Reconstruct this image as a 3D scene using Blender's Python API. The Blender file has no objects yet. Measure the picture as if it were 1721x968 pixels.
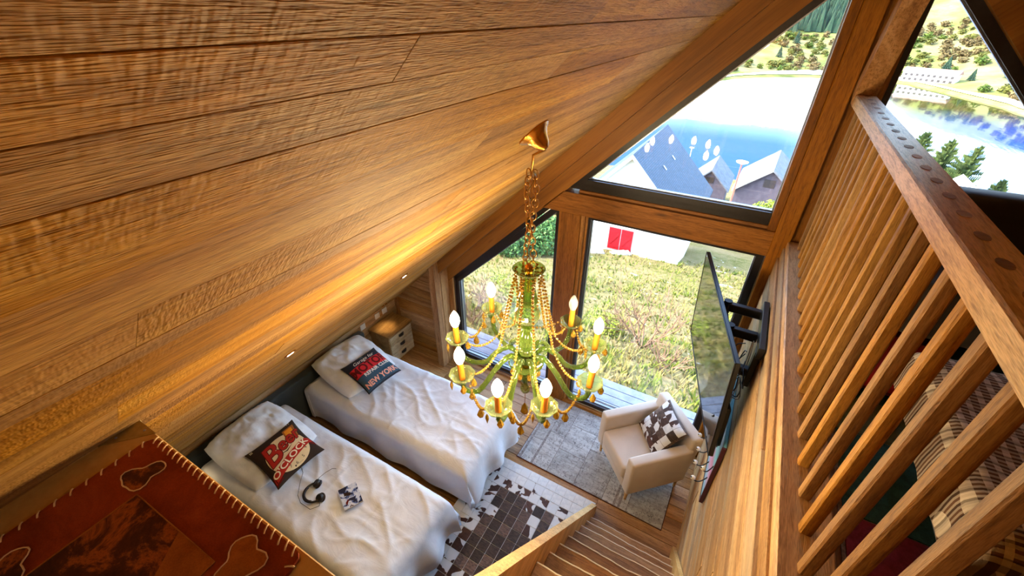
import bpy, bmesh, math, random
from mathutils import Vector, Matrix, noise

PI = math.pi
SC = bpy.context.scene
COL = SC.collection

# ------------------------------------------------------------------ camera
cam_data = bpy.data.cameras.new('camera')
cam_data.sensor_width = 36.0
cam_data.lens = 709.2 / 1721.0 * 36.0
cam_data.clip_start = 0.02
cam_data.clip_end = 4000
cam = bpy.data.objects.new('camera', cam_data)
COL.objects.link(cam)
_yaw, _pitch, _roll = math.radians(29.29), math.radians(-33.45), math.radians(-0.325)
cam.matrix_world = (Matrix.Translation((0, 0, 4.0)) @ Matrix.Rotation(_yaw, 4, 'Z') @ Matrix.Rotation(_pitch, 4, 'X')
                    @ Matrix.Rotation(_roll, 4, 'Y') @ Matrix.Rotation(PI / 2, 4, 'X'))
SC.camera = cam

# ------------------------------------------------------------------ world, sun, exposure
SC.view_settings.view_transform = 'Standard'
SC.view_settings.look = 'None'
SC.view_settings.gamma = 1.0
SC.view_settings.use_curve_mapping = False
SC.view_settings.exposure = 1.35
SPOTW, SPOTN = 9.0, 5.0
ADDED_FILL = 44.0  # emission of the added lamp behind the camera
BULB = 135.0

cy = SC.cycles
cy.max_bounces = 4; cy.diffuse_bounces = 3; cy.glossy_bounces = 2; cy.transmission_bounces = 2; cy.transparent_max_bounces = 10
cy.adaptive_threshold = 0.06; cy.light_sampling_threshold = 0.03
cy.caustics_reflective = False; cy.caustics_refractive = False

W = bpy.data.worlds.new('sky')
SC.world = W
W.use_nodes = True
wn = W.node_tree
wn.nodes.clear()
wo = wn.nodes.new('ShaderNodeOutputWorld')
wb = wn.nodes.new('ShaderNodeBackground')
sky = wn.nodes.new('ShaderNodeTexSky')
sky.sky_type = 'NISHITA'
sky.sun_disc = False
sky.sun_elevation = math.radians(38)
sky.sun_rotation = math.radians(250)
sky.air_density = 1.0
sky.dust_density = 1.6
wn.links.new(sky.outputs[0], wb.inputs[0])
wb.inputs[1].default_value = 1.05
wn.links.new(wb.outputs[0], wo.inputs[0])

sun_data = bpy.data.lights.new('sun', 'SUN')
sun_data.energy = 3.1
sun_data.angle = math.radians(0.6)
sun_data.color = (1.0, 0.93, 0.82)
sun = bpy.data.objects.new('sun', sun_data)
COL.objects.link(sun)
sun.rotation_euler = Vector((0.74, 0.26, -0.62)).to_track_quat('-Z', 'Y').to_euler()

# ------------------------------------------------------------------ mesh builder
class MB:
    def __init__(s):
        s.v = []; s.f = []; s.m = []; s.cm = 0
    def add(s, vs, fs):
        o = len(s.v)
        s.v.extend([tuple(p) for p in vs])
        s.f.extend([tuple(i + o for i in f) for f in fs])
        s.m.extend([s.cm] * len(fs))
        return s
    def box(s, x0, x1, y0, y1, z0, z1):
        vs = [(x0, y0, z0), (x1, y0, z0), (x1, y1, z0), (x0, y1, z0), (x0, y0, z1), (x1, y0, z1), (x1, y1, z1), (x0, y1, z1)]
        return s.add(vs, [(3, 2, 1, 0), (4, 5, 6, 7), (0, 1, 5, 4), (1, 2, 6, 5), (2, 3, 7, 6), (3, 0, 4, 7)])
    def cbox(s, x0, x1, y0, y1, z0, z1, c=0.003):
        """box with chamfered edges"""
        if x0 > x1: x0, x1 = x1, x0
        if y0 > y1: y0, y1 = y1, y0
        c = min(c, (x1 - x0) * .45, (y1 - y0) * .45, (z1 - z0) * .45)
        bm = bmesh.new()
        bmesh.ops.create_cube(bm, size=1.0)
        for v in bm.verts:
            v.co = Vector(((x0 + x1) / 2 + v.co.x * (x1 - x0), (y0 + y1) / 2 + v.co.y * (y1 - y0), (z0 + z1) / 2 + v.co.z * (z1 - z0)))
        bmesh.ops.bevel(bm, geom=list(bm.edges), offset=c, segments=1, affect='EDGES', profile=0.5)
        return s.frombm(bm)
    def rbox(s, x0, x1, y0, y1, z0, z1, r=0.02, seg=3):
        bm = bmesh.new()
        bmesh.ops.create_cube(bm, size=1.0)
        for v in bm.verts:
            v.co = Vector(((x0 + x1) / 2 + v.co.x * (x1 - x0), (y0 + y1) / 2 + v.co.y * (y1 - y0), (z0 + z1) / 2 + v.co.z * (z1 - z0)))
        bmesh.ops.bevel(bm, geom=list(bm.edges), offset=r, segments=seg, affect='EDGES', profile=0.5)
        return s.frombm(bm)
    def frombm(s, bm):
        bm.verts.ensure_lookup_table()
        bm.verts.index_update()
        s.add([v.co.copy() for v in bm.verts], [[v.index for v in f.verts] for f in bm.faces])
        bm.free()
        return s
    def beam(s, p0, p1, w, h, up=(0, 0, 1)):
        p0 = Vector(p0); p1 = Vector(p1); d = (p1 - p0).normalized()
        sd = d.cross(Vector(up)).normalized(); u = sd.cross(d).normalized()
        vs = []
        for p in (p0, p1):
            for a, b in ((-1, -1), (1, -1), (1, 1), (-1, 1)):
                vs.append(p + sd * (a * w / 2) + u * (b * h / 2))
        return s.add(vs, [(3, 2, 1, 0), (4, 5, 6, 7), (0, 1, 5, 4), (1, 2, 6, 5), (2, 3, 7, 6), (3, 0, 4, 7)])
    def prism(s, poly, axis, a, b):
        """polygon (in the two other axes, in order) extruded along axis from a to b"""
        def P(q, t):
            return {0: (t, q[0], q[1]), 1: (q[0], t, q[1]), 2: (q[0], q[1], t)}[axis]
        n = len(poly)
        vs = [P(q, a) for q in poly] + [P(q, b) for q in poly]
        fs = [tuple(range(n))[::-1], tuple(range(n, 2 * n))] + [(i, (i + 1) % n, n + (i + 1) % n, n + i) for i in range(n)]
        return s.add(vs, fs)
    def tube(s, path, r, n=8, caps=True, closed=False):
        path = [Vector(p) for p in path]
        rr = r if isinstance(r, (list, tuple)) else [r] * len(path)
        m = len(path); prev = None; vs = []
        for i, p in enumerate(path):
            if closed:
                d = path[(i + 1) % m] - path[i - 1]
            else:
                d = path[min(i + 1, m - 1)] - path[max(i - 1, 0)]
            if d.length < 1e-9: d = Vector((0, 0, 1))
            d.normalize()
            if prev is None:
                a = Vector((0, 0, 1)) if abs(d.z) < .9 else Vector((1, 0, 0))
            else:
                a = prev
            sd = d.cross(a)
            if sd.length < 1e-6: sd = d.cross(Vector((0, 1, 0)))
            sd.normalize(); u = sd.cross(d).normalized(); prev = u
            for k in range(n):
                t = 2 * PI * k / n
                vs.append(p + (sd * math.cos(t) + u * math.sin(t)) * rr[i])
        fs = []
        for i in range(m if closed else m - 1):
            j = (i + 1) % m
            for k in range(n):
                fs.append((i * n + k, j * n + k, j * n + (k + 1) % n, i * n + (k + 1) % n))
        if caps and not closed:
            fs.append(tuple(range(n))); fs.append(tuple(range((m - 1) * n, m * n))[::-1])
        return s.add(vs, fs)
    def lathe(s, prof, n=16, c=(0, 0, 0), axis=None, caps=True):
        c = Vector(c)
        if axis is None:
            X, Y, Z = Vector((1, 0, 0)), Vector((0, 1, 0)), Vector((0, 0, 1))
        else:
            Z = Vector(axis).normalized()
            X = Z.cross(Vector((0, 0, 1)) if abs(Z.z) < .9 else Vector((0, 1, 0))).normalized(); Y = Z.cross(X)
        vs = []
        for r, z in prof:
            for k in range(n):
                t = 2 * PI * k / n
                vs.append(c + X * (r * math.cos(t)) + Y * (r * math.sin(t)) + Z * z)
        fs = []
        for i in range(len(prof) - 1):
            for k in range(n):
                fs.append((i * n + k, i * n + (k + 1) % n, (i + 1) * n + (k + 1) % n, (i + 1) * n + k))
        if caps:
            fs.append(tuple(range(n))[::-1]); fs.append(tuple(range((len(prof) - 1) * n, len(prof) * n)))
        return s.add(vs, fs)
    def ball(s, c, r, sub=1, sc=(1, 1, 1)):
        vs, fs = ICO[sub]
        return s.add([(c[0] + v[0] * r * sc[0], c[1] + v[1] * r * sc[1], c[2] + v[2] * r * sc[2]) for v in vs], fs)
    def grid(s, fn, nu, nv):
        vs = [fn(i / nu, j / nv) for i in range(nu + 1) for j in range(nv + 1)]
        fs = [(i * (nv + 1) + j, (i + 1) * (nv + 1) + j, (i + 1) * (nv + 1) + j + 1, i * (nv + 1) + j + 1) for i in range(nu) for j in range(nv)]
        return s.add(vs, fs)
    def xf(s, M):
        s.v = [tuple(M @ Vector(p)) for p in s.v]
        return s
    def mesh(s, name, mat, smooth=False):
        me = bpy.data.meshes.new(name)
        me.from_pydata(s.v, [], s.f)
        for m in (mat if isinstance(mat, (list, tuple)) else [mat]):
            me.materials.append(m)
        if isinstance(mat, (list, tuple)) and len(mat) > 1:
            me.polygons.foreach_set('material_index', s.m)
        if smooth is True:
            me.polygons.foreach_set('use_smooth', [True] * len(me.polygons))
        elif smooth:
            me.polygons.foreach_set('use_smooth', [True] * len(me.polygons))
            me.set_sharp_from_angle(angle=math.radians(smooth))
        me.update()
        return me
    def build(s, name, mat, parent=None, smooth=False, origin=None, **tags):
        """verts are moved by -origin; the object sits at origin when it has no parent"""
        if origin is not None:
            ox, oy, oz = origin
            s.v = [(x - ox, y - oy, z - oz) for x, y, z in s.v]
        o = bpy.data.objects.new(name, s.mesh(name, mat, smooth))
        COL.objects.link(o)
        if parent is not None:
            o.parent = parent
        elif origin is not None:
            o.location = origin
        for k, v in tags.items():
            o[k] = v
        return o

ICO = {}
for _s in (1, 2, 3):
    _b = bmesh.new()
    bmesh.ops.create_icosphere(_b, subdivisions=_s, radius=1.0)
    _b.verts.index_update()
    ICO[_s] = ([v.co.copy() for v in _b.verts], [[v.index for v in f.verts] for f in _b.faces])
    _b.free()

def thing(name, label, cat, loc=(0, 0, 0), rz=0.0, group=None, kind=None):
    o = bpy.data.objects.new(name, None)
    COL.objects.link(o)
    o.empty_display_size = 0.1
    o.location = loc
    o.rotation_euler = (0, 0, rz)
    if label: o['label'] = label
    if cat: o['category'] = cat
    if group: o['group'] = group
    if kind: o['kind'] = kind
    return o

def tag(o, label, cat=None, group=None, kind=None):
    o['label'] = label
    if cat: o['category'] = cat
    if group: o['group'] = group
    if kind: o['kind'] = kind
    return o

def place(name, me, parent, loc=(0, 0, 0), rot=None, scale=None):
    o = bpy.data.objects.new(name, me)
    COL.objects.link(o)
    o.parent = parent
    o.location = loc
    if rot: o.rotation_euler = rot
    if scale: o.scale = scale
    return o

# ------------------------------------------------------------------ materials
def lin(r, g, b):
    def f(c):
        c /= 255.0
        return c / 12.92 if c <= .04045 else ((c + .055) / 1.055) ** 2.4
    return (f(r), f(g), f(b), 1.0)

class NT:
    def __init__(s, name):
        s.mat = bpy.data.materials.new(name)
        s.mat.use_nodes = True
        s.t = s.mat.node_tree
        s.t.nodes.clear()
        s.out = s.t.nodes.new('ShaderNodeOutputMaterial')
    def n(s, typ, **kw):
        nd = s.t.nodes.new('ShaderNode' + typ)
        for k, v in kw.items():
            if hasattr(nd, k): setattr(nd, k, v)
        return nd
    def set(s, sock, val):
        if hasattr(val, 'is_linked') or isinstance(val, bpy.types.NodeSocket):
            s.t.links.new(val, sock)
        else:
            sock.default_value = val
    def math(s, op, a, b=None, c=None, clamp=False):
        nd = s.n('Math', operation=op); nd.use_clamp = clamp
        s.set(nd.inputs[0], a)
        if b is not None: s.set(nd.inputs[1], b)
        if c is not None: s.set(nd.inputs[2], c)
        return nd.outputs[0]
    def vmath(s, op, a, b):
        nd = s.n('VectorMath', operation=op)
        s.set(nd.inputs[0], a); s.set(nd.inputs[1], b)
        return nd.outputs[0]
    def coord(s, which='Object'):
        return s.n('TexCoord').outputs[which]
    def rand(s):
        return s.n('ObjectInfo').outputs['Random']
    def noise(s, vec, scale=5, detail=4, rough=.55, dist=0.0):
        nd = s.n('TexNoise')
        s.set(nd.inputs['Vector'], vec)
        nd.inputs['Scale'].default_value = scale; nd.inputs['Detail'].default_value = detail
        nd.inputs['Roughness'].default_value = rough; nd.inputs['Distortion'].default_value = dist
        return nd.outputs['Fac']
    def ramp(s, fac, stops, interp='LINEAR'):
        nd = s.n('ValToRGB')
        nd.color_ramp.interpolation = interp
        el = nd.color_ramp.elements
        while len(el) > 1: el.remove(el[-1])
        el[0].position = stops[0][0]; el[0].color = stops[0][1]
        for p, c in stops[1:]:
            e = el.new(p); e.color = c
        s.set(nd.inputs[0], fac)
        return nd.outputs[0]
    def mix(s, fac, a, b, blend='MIX'):
        nd = s.n('Mix', data_type='RGBA', blend_type=blend)
        nd.clamp_factor = True
        s.set(nd.inputs[0], fac); s.set(nd.inputs[6], a); s.set(nd.inputs[7], b)
        return nd.outputs[2]
    def bump(s, h, strength=.3, dist=.01):
        nd = s.n('Bump')
        nd.inputs['Strength'].default_value = strength; nd.inputs['Distance'].default_value = dist
        s.set(nd.inputs['Height'], h)
        return nd.outputs[0]
    def mapping(s, vec, scale=(1, 1, 1), loc=None, rot=None):
        nd = s.n('Mapping')
        s.set(nd.inputs['Vector'], vec)
        nd.inputs['Scale'].default_value = scale
        if loc is not None: s.set(nd.inputs['Location'], loc)
        if rot: nd.inputs['Rotation'].default_value = rot
        return nd.outputs[0]
    def bsdf(s, color, rough=.5, metal=0.0, normal=None, spec=.5, **kw):
        nd = s.n('BsdfPrincipled')
        s.set(nd.inputs['Base Color'], color); s.set(nd.inputs['Roughness'], rough)
        s.set(nd.inputs['Metallic'], metal); nd.inputs['Specular IOR Level'].default_value = spec
        if normal is not None: s.set(nd.inputs['Normal'], normal)
        for k, v in kw.items(): s.set(nd.inputs[k.replace('_', ' ')], v)
        s.t.links.new(nd.outputs[0], s.out.inputs[0])
        return nd

def plain(name, col, rough=.5, metal=0.0, spec=.5, **kw):
    t = NT(name); t.bsdf(col, rough, metal, None, spec, **kw)
    return t.mat

def mottled(name, c1, c2, scale=30, rough=.7, bump=.15, bdist=.004, metal=0.0, spec=.4, detail=4):
    t = NT(name); co = t.coord()
    r = t.n('ObjectInfo').outputs['Random']
    v = t.vmath('ADD', co, t.n('CombineXYZ').outputs[0])
    f = t.noise(co, scale, detail, .6)
    col = t.ramp(f, [(.3, c1), (.7, c2)])
    t.bsdf(col, rough, metal, t.bump(f, bump, bdist), spec)
    return t.mat

def wood(name, dark, mid, light, axis='x', across=9.0, along=.5, saw=0.0, bump=.35, rough=.6, knots=.5, var=.35, spec=.3, grey=None):
    """procedural timber; grain runs along the axis; every object gets its own cut of the tree"""
    t = NT(name)
    rnd = t.rand()
    cx = t.n('CombineXYZ')
    t.set(cx.inputs[0], t.math('MULTIPLY', rnd, 37.0)); t.set(cx.inputs[1], t.math('MULTIPLY', rnd, 91.0)); t.set(cx.inputs[2], t.math('MULTIPLY', rnd, 53.0))
    co = t.vmath('ADD', t.coord(), cx.outputs[0])
    def sc(al, ac): return tuple(al if a == axis else ac for a in 'xyz')
    big = t.noise(t.mapping(co, sc(along, across)), 1.0, 3, .6, .6)
    fine = t.noise(t.mapping(co, sc(along * 14, across * 11)), 1.0, 3, .72, .35)
    col = t.ramp(big, [(.28, dark), (.5, mid), (.72, light)])
    fr = t.ramp(fine, [(.32, (.42, .37, .32, 1)), (.53, (1, 1, 1, 1))])
    col = t.mix(.75, col, fr, 'MULTIPLY')
    fib = t.noise(t.mapping(co, sc(along * 60, across * 48)), 1.0, 1, .7)
    col = t.mix(.55, col, t.ramp(fib, [(.34, (.60, .56, .52, 1)), (.55, (1.06, 1.06, 1.06, 1))]), 'MULTIPLY')
    if grey is not None:
        g = t.noise(t.mapping(co, sc(along * .6, across * .45)), 1.0, 3, .5)
        col = t.mix(t.ramp(g, [(.5, (0, 0, 0, 1)), (.68, (.75, .75, .75, 1))]), col, grey)
    if knots > 0:
        vo = t.n('TexVoronoi'); t.set(vo.inputs['Vector'], t.mapping(co, sc(1.1, 4.5))); vo.inputs['Scale'].default_value = 1.0
        kn = t.ramp(vo.outputs['Distance'], [(.03, (1, 1, 1, 1)), (.10, (0, 0, 0, 1))])
        km = t.math('MULTIPLY', kn, knots)
        col = t.mix(km, col, (dark[0] * .35, dark[1] * .3, dark[2] * .3, 1))
    # each piece its own tone
    h = t.math('MULTIPLY_ADD', t.math('FRACT', t.math('MULTIPLY', rnd, 7.31)), var, 1.0 - var * .55)
    hs = t.n('HueSaturation'); t.set(hs.inputs['Value'], h); t.set(hs.inputs['Color'], col)
    t.set(hs.inputs['Saturation'], t.math('MULTIPLY_ADD', t.math('FRACT', t.math('MULTIPLY', rnd, 3.7)), .16, .92))
    col = hs.outputs[0]
    ht = t.math('ADD', t.math('ADD', t.math('MULTIPLY', fine, .8), t.math('MULTIPLY', big, .35)), t.math('MULTIPLY', fib, .5))
    if saw > 0:
        sw = t.noise(t.mapping(co, sc(110, across * 3.2), rot=(.12, .12, .2)), 1.0, 1, .65)
        mk = t.ramp(t.noise(t.mapping(co, sc(.9, 3.0)), 1.0, 2, .5), [(.42, (0, 0, 0, 1)), (.6, (1, 1, 1, 1))])
        ht = t.math('ADD', ht, t.math('MULTIPLY', t.math('MULTIPLY', sw, mk), saw))
        col = t.mix(t.math('MULTIPLY', mk, .28), col, t.mix(1.0, col, t.ramp(sw, [(.32, (.66, .62, .58, 1)), (.62, (1.12, 1.1, 1.06, 1))]), 'MULTIPLY'))
    t.bsdf(col, rough, 0.0, t.bump(ht, bump, .006), spec)
    return t.mat

M = {}
M['ceil'] = wood('sawn_ceiling_boards', lin(148, 100, 38), lin(196, 142, 62), lin(220, 172, 90), 'y', 9, .5, saw=.8, bump=1.0, rough=.62, knots=.5, var=.26)
M['wallx'] = wood('old_wall_boards_x', lin(128, 84, 46), lin(180, 130, 78), lin(208, 164, 112), 'x', 9, .6, saw=.5, bump=.4, rough=.7, knots=.6, var=.4)
M['wally'] = wood('old_wall_boards_y', lin(160, 116, 68), lin(204, 160, 104), lin(226, 190, 138), 'y', 9, .6, saw=.4, bump=.4, rough=.6, knots=.7, var=.42, grey=lin(172, 160, 138))
M['wallz'] = wood('old_wall_boards_z', lin(128, 84, 46), lin(178, 128, 76), lin(206, 160, 110), 'z', 9, .6, saw=.3, bump=.4, rough=.65, knots=.6, var=.3)
M['floor'] = wood('oak_floor_boards', lin(128, 84, 40), lin(176, 126, 70), lin(204, 160, 104), 'x', 10, .6, saw=.3, bump=.3, rough=.42, knots=.7, var=.36, spec=.45)
M['floory'] = wood('oak_floor_boards_y', lin(112, 74, 38), lin(150, 104, 58), lin(176, 132, 82), 'y', 10, .6, saw=.2, bump=.3, rough=.45, knots=.5, var=.3)
M['post'] = wood('stained_larch_z', lin(112, 66, 22), lin(154, 98, 36), lin(176, 116, 48), 'z', 6, .4, bump=.22, rough=.5, knots=.7, var=.12)
M['postx'] = wood('stained_larch_x', lin(112, 66, 22), lin(154, 98, 36), lin(176, 116, 48), 'x', 6, .4, bump=.22, rough=.5, knots=.7, var=.12)
M['rail'] = wood('handrail_oak', lin(180, 138, 90), lin(210, 170, 120), lin(226, 192, 146), 'y', 7, .5, bump=.35, rough=.45, knots=.4, var=.1)
M['balu'] = wood('baluster_oak', lin(132, 90, 40), lin(172, 124, 62), lin(196, 150, 84), 'z', 10, .7, bump=.35, rough=.6, knots=.25, var=.4)
M['tread'] = wood('stair_treads', lin(122, 78, 42), lin(160, 112, 66), lin(184, 138, 90), 'x', 9, .6, saw=.4, bump=.35, rough=.6, knots=.5, var=.3)
M['pale'] = wood('pale_stringer', lin(196, 146, 84), lin(224, 178, 110), lin(238, 200, 138), 'y', 7, .5, bump=.15, rough=.5, knots=.3, var=.1)
M['backing'] = plain('dark_batten_backing', lin(58, 36, 18), .9)
M['black'] = plain('black_metal', lin(18, 18, 20), .42, 0.0)
M['frame'] = mottled('dark_window_frame', lin(34, 30, 32), lin(44, 38, 40), 60, .35, .05)
M['alu'] = plain('brushed_aluminium', lin(150, 156, 168), .3, .8)
M['brass'] = plain('polished_brass', lin(190, 130, 52), .25, 1.0)
M['chainbrass'] = plain('aged_brass_chain', lin(182, 132, 62), .35, .9)

def glass_pane(name, tint=(1, 1, 1, 1), refl=.06):
    t = NT(name)
    tr = t.n('BsdfTransparent'); tr.inputs[0].default_value = tint
    gl = t.n('BsdfGlossy'); gl.inputs['Roughness'].default_value = .02; gl.inputs[0].default_value = (1, 1, 1, 1)
    lw = t.n('LayerWeight'); lw.inputs[0].default_value = .25
    fac = t.math('MULTIPLY_ADD', t.math('POWER', lw.outputs['Fresnel'], 1.0), .5, refl * .3, clamp=True)
    mx = t.n('MixShader')
    t.set(mx.inputs[0], fac); t.t.links.new(tr.outputs[0], mx.inputs[1]); t.t.links.new(gl.outputs[0], mx.inputs[2])
    t.t.links.new(mx.outputs[0], t.out.inputs[0])
    return t.mat
M['pane'] = glass_pane('window_glass', (.97, .985, .98, 1))

def tinted_glass(name, col, rough=.06, alpha=.45, body=.35):
    """coloured crystal: part clear, part glossy body"""
    t = NT(name)
    tr = t.n('BsdfTransparent'); tr.inputs[0].default_value = col
    pb = t.n('BsdfPrincipled'); pb.inputs['Base Color'].default_value = (col[0] * body, col[1] * body, col[2] * body, 1); pb.inputs['Roughness'].default_value = rough
    pb.inputs['Specular IOR Level'].default_value = 1.0
    lw = t.n('LayerWeight'); lw.inputs[0].default_value = .35
    fac = t.math('MULTIPLY_ADD', lw.outputs['Facing'], 1 - alpha, alpha, clamp=True)
    mx = t.n('MixShader'); t.set(mx.inputs[0], fac)
    t.t.links.new(tr.outputs[0], mx.inputs[1]); t.t.links.new(pb.outputs[0], mx.inputs[2]); t.t.links.new(mx.outputs[0], t.out.inputs[0])
    return t.mat

# ================================================================== the room shell
R = random.Random(7)
SL, C0 = 0.983, 4.34
RX = 0.40                                   # ridge line
def cz(x): return SL * x + C0               # left slope
def cr(x): return cz(RX) - SL * (x - RX)    # right slope
NX, NZ = -SL / math.hypot(1, SL), 1 / math.hypot(1, SL)     # outward normal of the left slope

def slope_board(xa, xb, y0, y1, proud, side=1):
    """one ceiling board between two lines of the slope; the face hangs `proud` below the plane"""
    g = 0.0004
    if side == 1:
        f = cz; nx, nz = NX, NZ
    else:
        f = cr; nx, nz = -NX, NZ
    xa += g; xb -= g
    c = .0007
    d = (xb - xa)
    prof = []
    for (x, h) in ((xa, .022), (xa, -proud + c), (xa + c, -proud), (xb - c, -proud), (xb, -proud + c), (xb, .022)):
        prof.append((x + nx * h, f(x) + nz * h))
    return MB().prism(prof, 1, y0 + g, y1 - g)

def rows(a, b, lo, hi, rng):
    xs = [a]
    while xs[-1] < b - hi: xs.append(xs[-1] + rng.uniform(lo, hi))
    xs.append(b)
    return xs

def cuts(a, b, lo, hi, rng):
    ys = [a - rng.uniform(0, lo)]
    while ys[-1] < b: ys.append(ys[-1] + rng.uniform(lo, hi))
    ys = [a] + [y for y in ys[1:-1] if a + .25 < y < b - .25] + [b]
    return ys

ceiling = thing('ceiling', 'steep wooden ceiling slope of wide rough-sawn boards above the beds', None, (0, 0, 0), kind='structure')
xs = [-3.75] + rows(-3.62, -.86, .085, .165, R)[1:] + [-.735, -.61, -.49, -.425, -.37, -.21, -.07, .09, .24, RX]
for i in range(len(xs) - 1):
    ys = cuts(-2.6, 3.58, 1.3, 3.4, R)
    for j in range(len(ys) - 1):
        c = ((xs[i] + xs[i + 1]) / 2, (ys[j] + ys[j + 1]) / 2, cz((xs[i] + xs[i + 1]) / 2))
        b = slope_board(xs[i], xs[i + 1], ys[j], ys[j + 1], R.uniform(0, .0018)).build('board', M['ceil'], ceiling, origin=c)
        b.location = c
MB().prism([(-3.8 + NX * .03, cz(-3.8) + NZ * .03), (RX + .05, cz(RX + .05) + .045), (RX + .05, cz(RX + .05) + .16), (-3.9, cz(-3.9) + .16)], 1, -2.7, 3.62).build('backing', M['backing'], ceiling)

ceiling_r = thing('ceiling', 'far wooden roof slope over the mezzanine', None, (0, 0, 0), kind='structure')
xs = rows(RX, 2.75, .12, .2, R)
for i in range(len(xs) - 1):
    c = ((xs[i] + xs[i + 1]) / 2, .5, cr((xs[i] + xs[i + 1]) / 2))
    slope_board(xs[i], xs[i + 1], -2.6, 3.58, R.uniform(0, .004), -1).build('board', M['ceil'], ceiling_r, origin=c).location = c
MB().prism([(RX - .05, cr(RX - .05) + .045), (2.85, cr(2.85) + .045), (2.85, cr(2.85) + .18), (RX - .05, cr(RX - .05) + .18)], 1, -2.7, 3.62).build('backing', M['backing'], ceiling_r)

# ---- bedroom floor, boards along x
floor = thing('floor', 'honey oak floorboards of the bedroom running towards the beds', None, (0, 0, 0), kind='structure')
ys = rows(-2.6, 3.46, .115, .14, R)
for i in range(len(ys) - 1):
    if ys[i + 1] < .1:      # never in view behind the landing
        continue
    cs = cuts(-3.75, .44, 1.0, 2.2, R)
    for j in range(len(cs) - 1):
        c = ((cs[j] + cs[j + 1]) / 2, (ys[i] + ys[i + 1]) / 2, 0)
        MB().cbox(cs[j] + .0015, cs[j + 1] - .0015, ys[i] + .0018, ys[i + 1] - .0018, -.02, R.uniform(-.0012, 0), .002).build('floorboard', M['floor'], floor, origin=c).location = c
MB().box(-3.9, .5, -2.7, 3.62, -.15, -.012).build('subfloor', M['backing'], floor)

# ---- plank wall below the mezzanine (right)
wall_r = thing('wall_right', 'wall of wide old horizontal planks under the mezzanine railing', None, (.378, 0, 0), kind='structure')
zs = rows(0, 2.455, .12, .21, R)
for i in range(len(zs) - 1):
    cs = cuts(-.6, 3.42, 1.6, 3.6, R)
    for j in range(len(cs) - 1):
        c = (0, (cs[j] + cs[j + 1]) / 2, (zs[i] + zs[i + 1]) / 2)
        p = R.uniform(0, .006)
        MB().cbox(.378 - p, .40, cs[j] + .001, cs[j + 1] - .001, zs[i] + .0015, zs[i + 1] - .0015, .003).build('plank', M['wally'], wall_r, origin=(.378, c[1], c[2])).location = c
MB().box(.397 - .378, .47 - .378, -2.6, 3.55, -.02, 2.44).build('backing', M['backing'], wall_r)
trim1 = MB().cbox(.392, .44, -2.6, 3.42, 2.447, 2.535, .004).build('trim_1', M['wally'], origin=(.392, 0, 2.447))
tag(trim1, 'reddish brown edge board along the top of the plank wall', kind='structure')

# ---- left end wall of boards beside the window, knee wall, back walls
wall_f = thing('wall_front', 'plank wall beside the window behind the nightstand', None, (-3.3, 3.4, 0), kind='structure')
zs = rows(0, 1.52, .12, .2, R)
for i in range(len(zs) - 1):
    z0, z1 = zs[i] + .0015, zs[i + 1] - .0015
    xl0 = max(-3.76, (z0 - C0) / SL - .01); xl1 = max(-3.76, (z1 - C0) / SL - .01)
    if xl1 > -2.8: break
    p = R.uniform(0, .006)
    poly = [(xl0 + 3.3, z0), (-2.82 + 3.3, z0), (-2.82 + 3.3, z1), (xl1 + 3.3, z1)]
    MB().prism(poly, 1, -p, .03).build('plank', M['wallx'], wall_f)
MB().prism([(-.5, -.05), (.57, -.05), (.57, 1.6), (-.5, .7)], 1, .03, .16).build('backing', M['backing'], wall_f)
MB().cbox(-3.75, -3.71, 3.36, 3.40, 0, .66, .003).build('trim_2', M['wallz'], origin=(-3.73, 3.38, 0), kind='structure', label='slim corner batten behind the nightstand')

wall_l = thing('wall_left', 'low knee wall of brown boards behind the headboard', None, (-3.75, 0, 0), kind='structure')
for i in range(4):
    MB().cbox(-.03, -R.uniform(0, .003), -2.6, 3.42, i * .18 + .001, i * .18 + .179, .003).build('plank', M['wally'], wall_l)
wall_b = MB().prism([(-3.9, -.1), (2.9, -.1), (2.9, 2.4), (RX, cz(RX) + .1), (-3.9, .6)], 1, -2.75, -2.6).build('wall_back', M['wallx'], origin=(0, -2.6, 0), kind='structure', label='boarded gable wall behind the stair head')

# ---- mezzanine floor and landing
mez = thing('floor', 'mezzanine floorboards beside the railing', None, (.405, 0, 2.5), kind='structure')
xs = rows(.43, 2.74, .12, .16, R)
for i in range(len(xs) - 1):
    cs = cuts(-2.6, 3.44, 1.6, 3.0, R)
    for j in range(len(cs) - 1):
        c = ((xs[i] + xs[i + 1]) / 2 - .405, (cs[j] + cs[j + 1]) / 2, 0)
        MB().cbox(xs[i] + .0015, xs[i + 1] - .0015, cs[j] + .0015, cs[j + 1] - .0015, 2.478, 2.5, .002).build('floorboard', M['floory'], mez, origin=(c[0] + .405, c[1], 2.5)).location = c
MB().box(.04, 2.45, -2.6, 3.5, -.17, -.024).build('joist_deck', M['backing'], mez)
land = MB().box(-2.1, .40, -2.6, .16, 2.28, 2.46).build('floor', M['floor'], origin=(-.8, -1.2, 2.46), kind='structure', label='landing at the head of the stairs')

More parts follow.
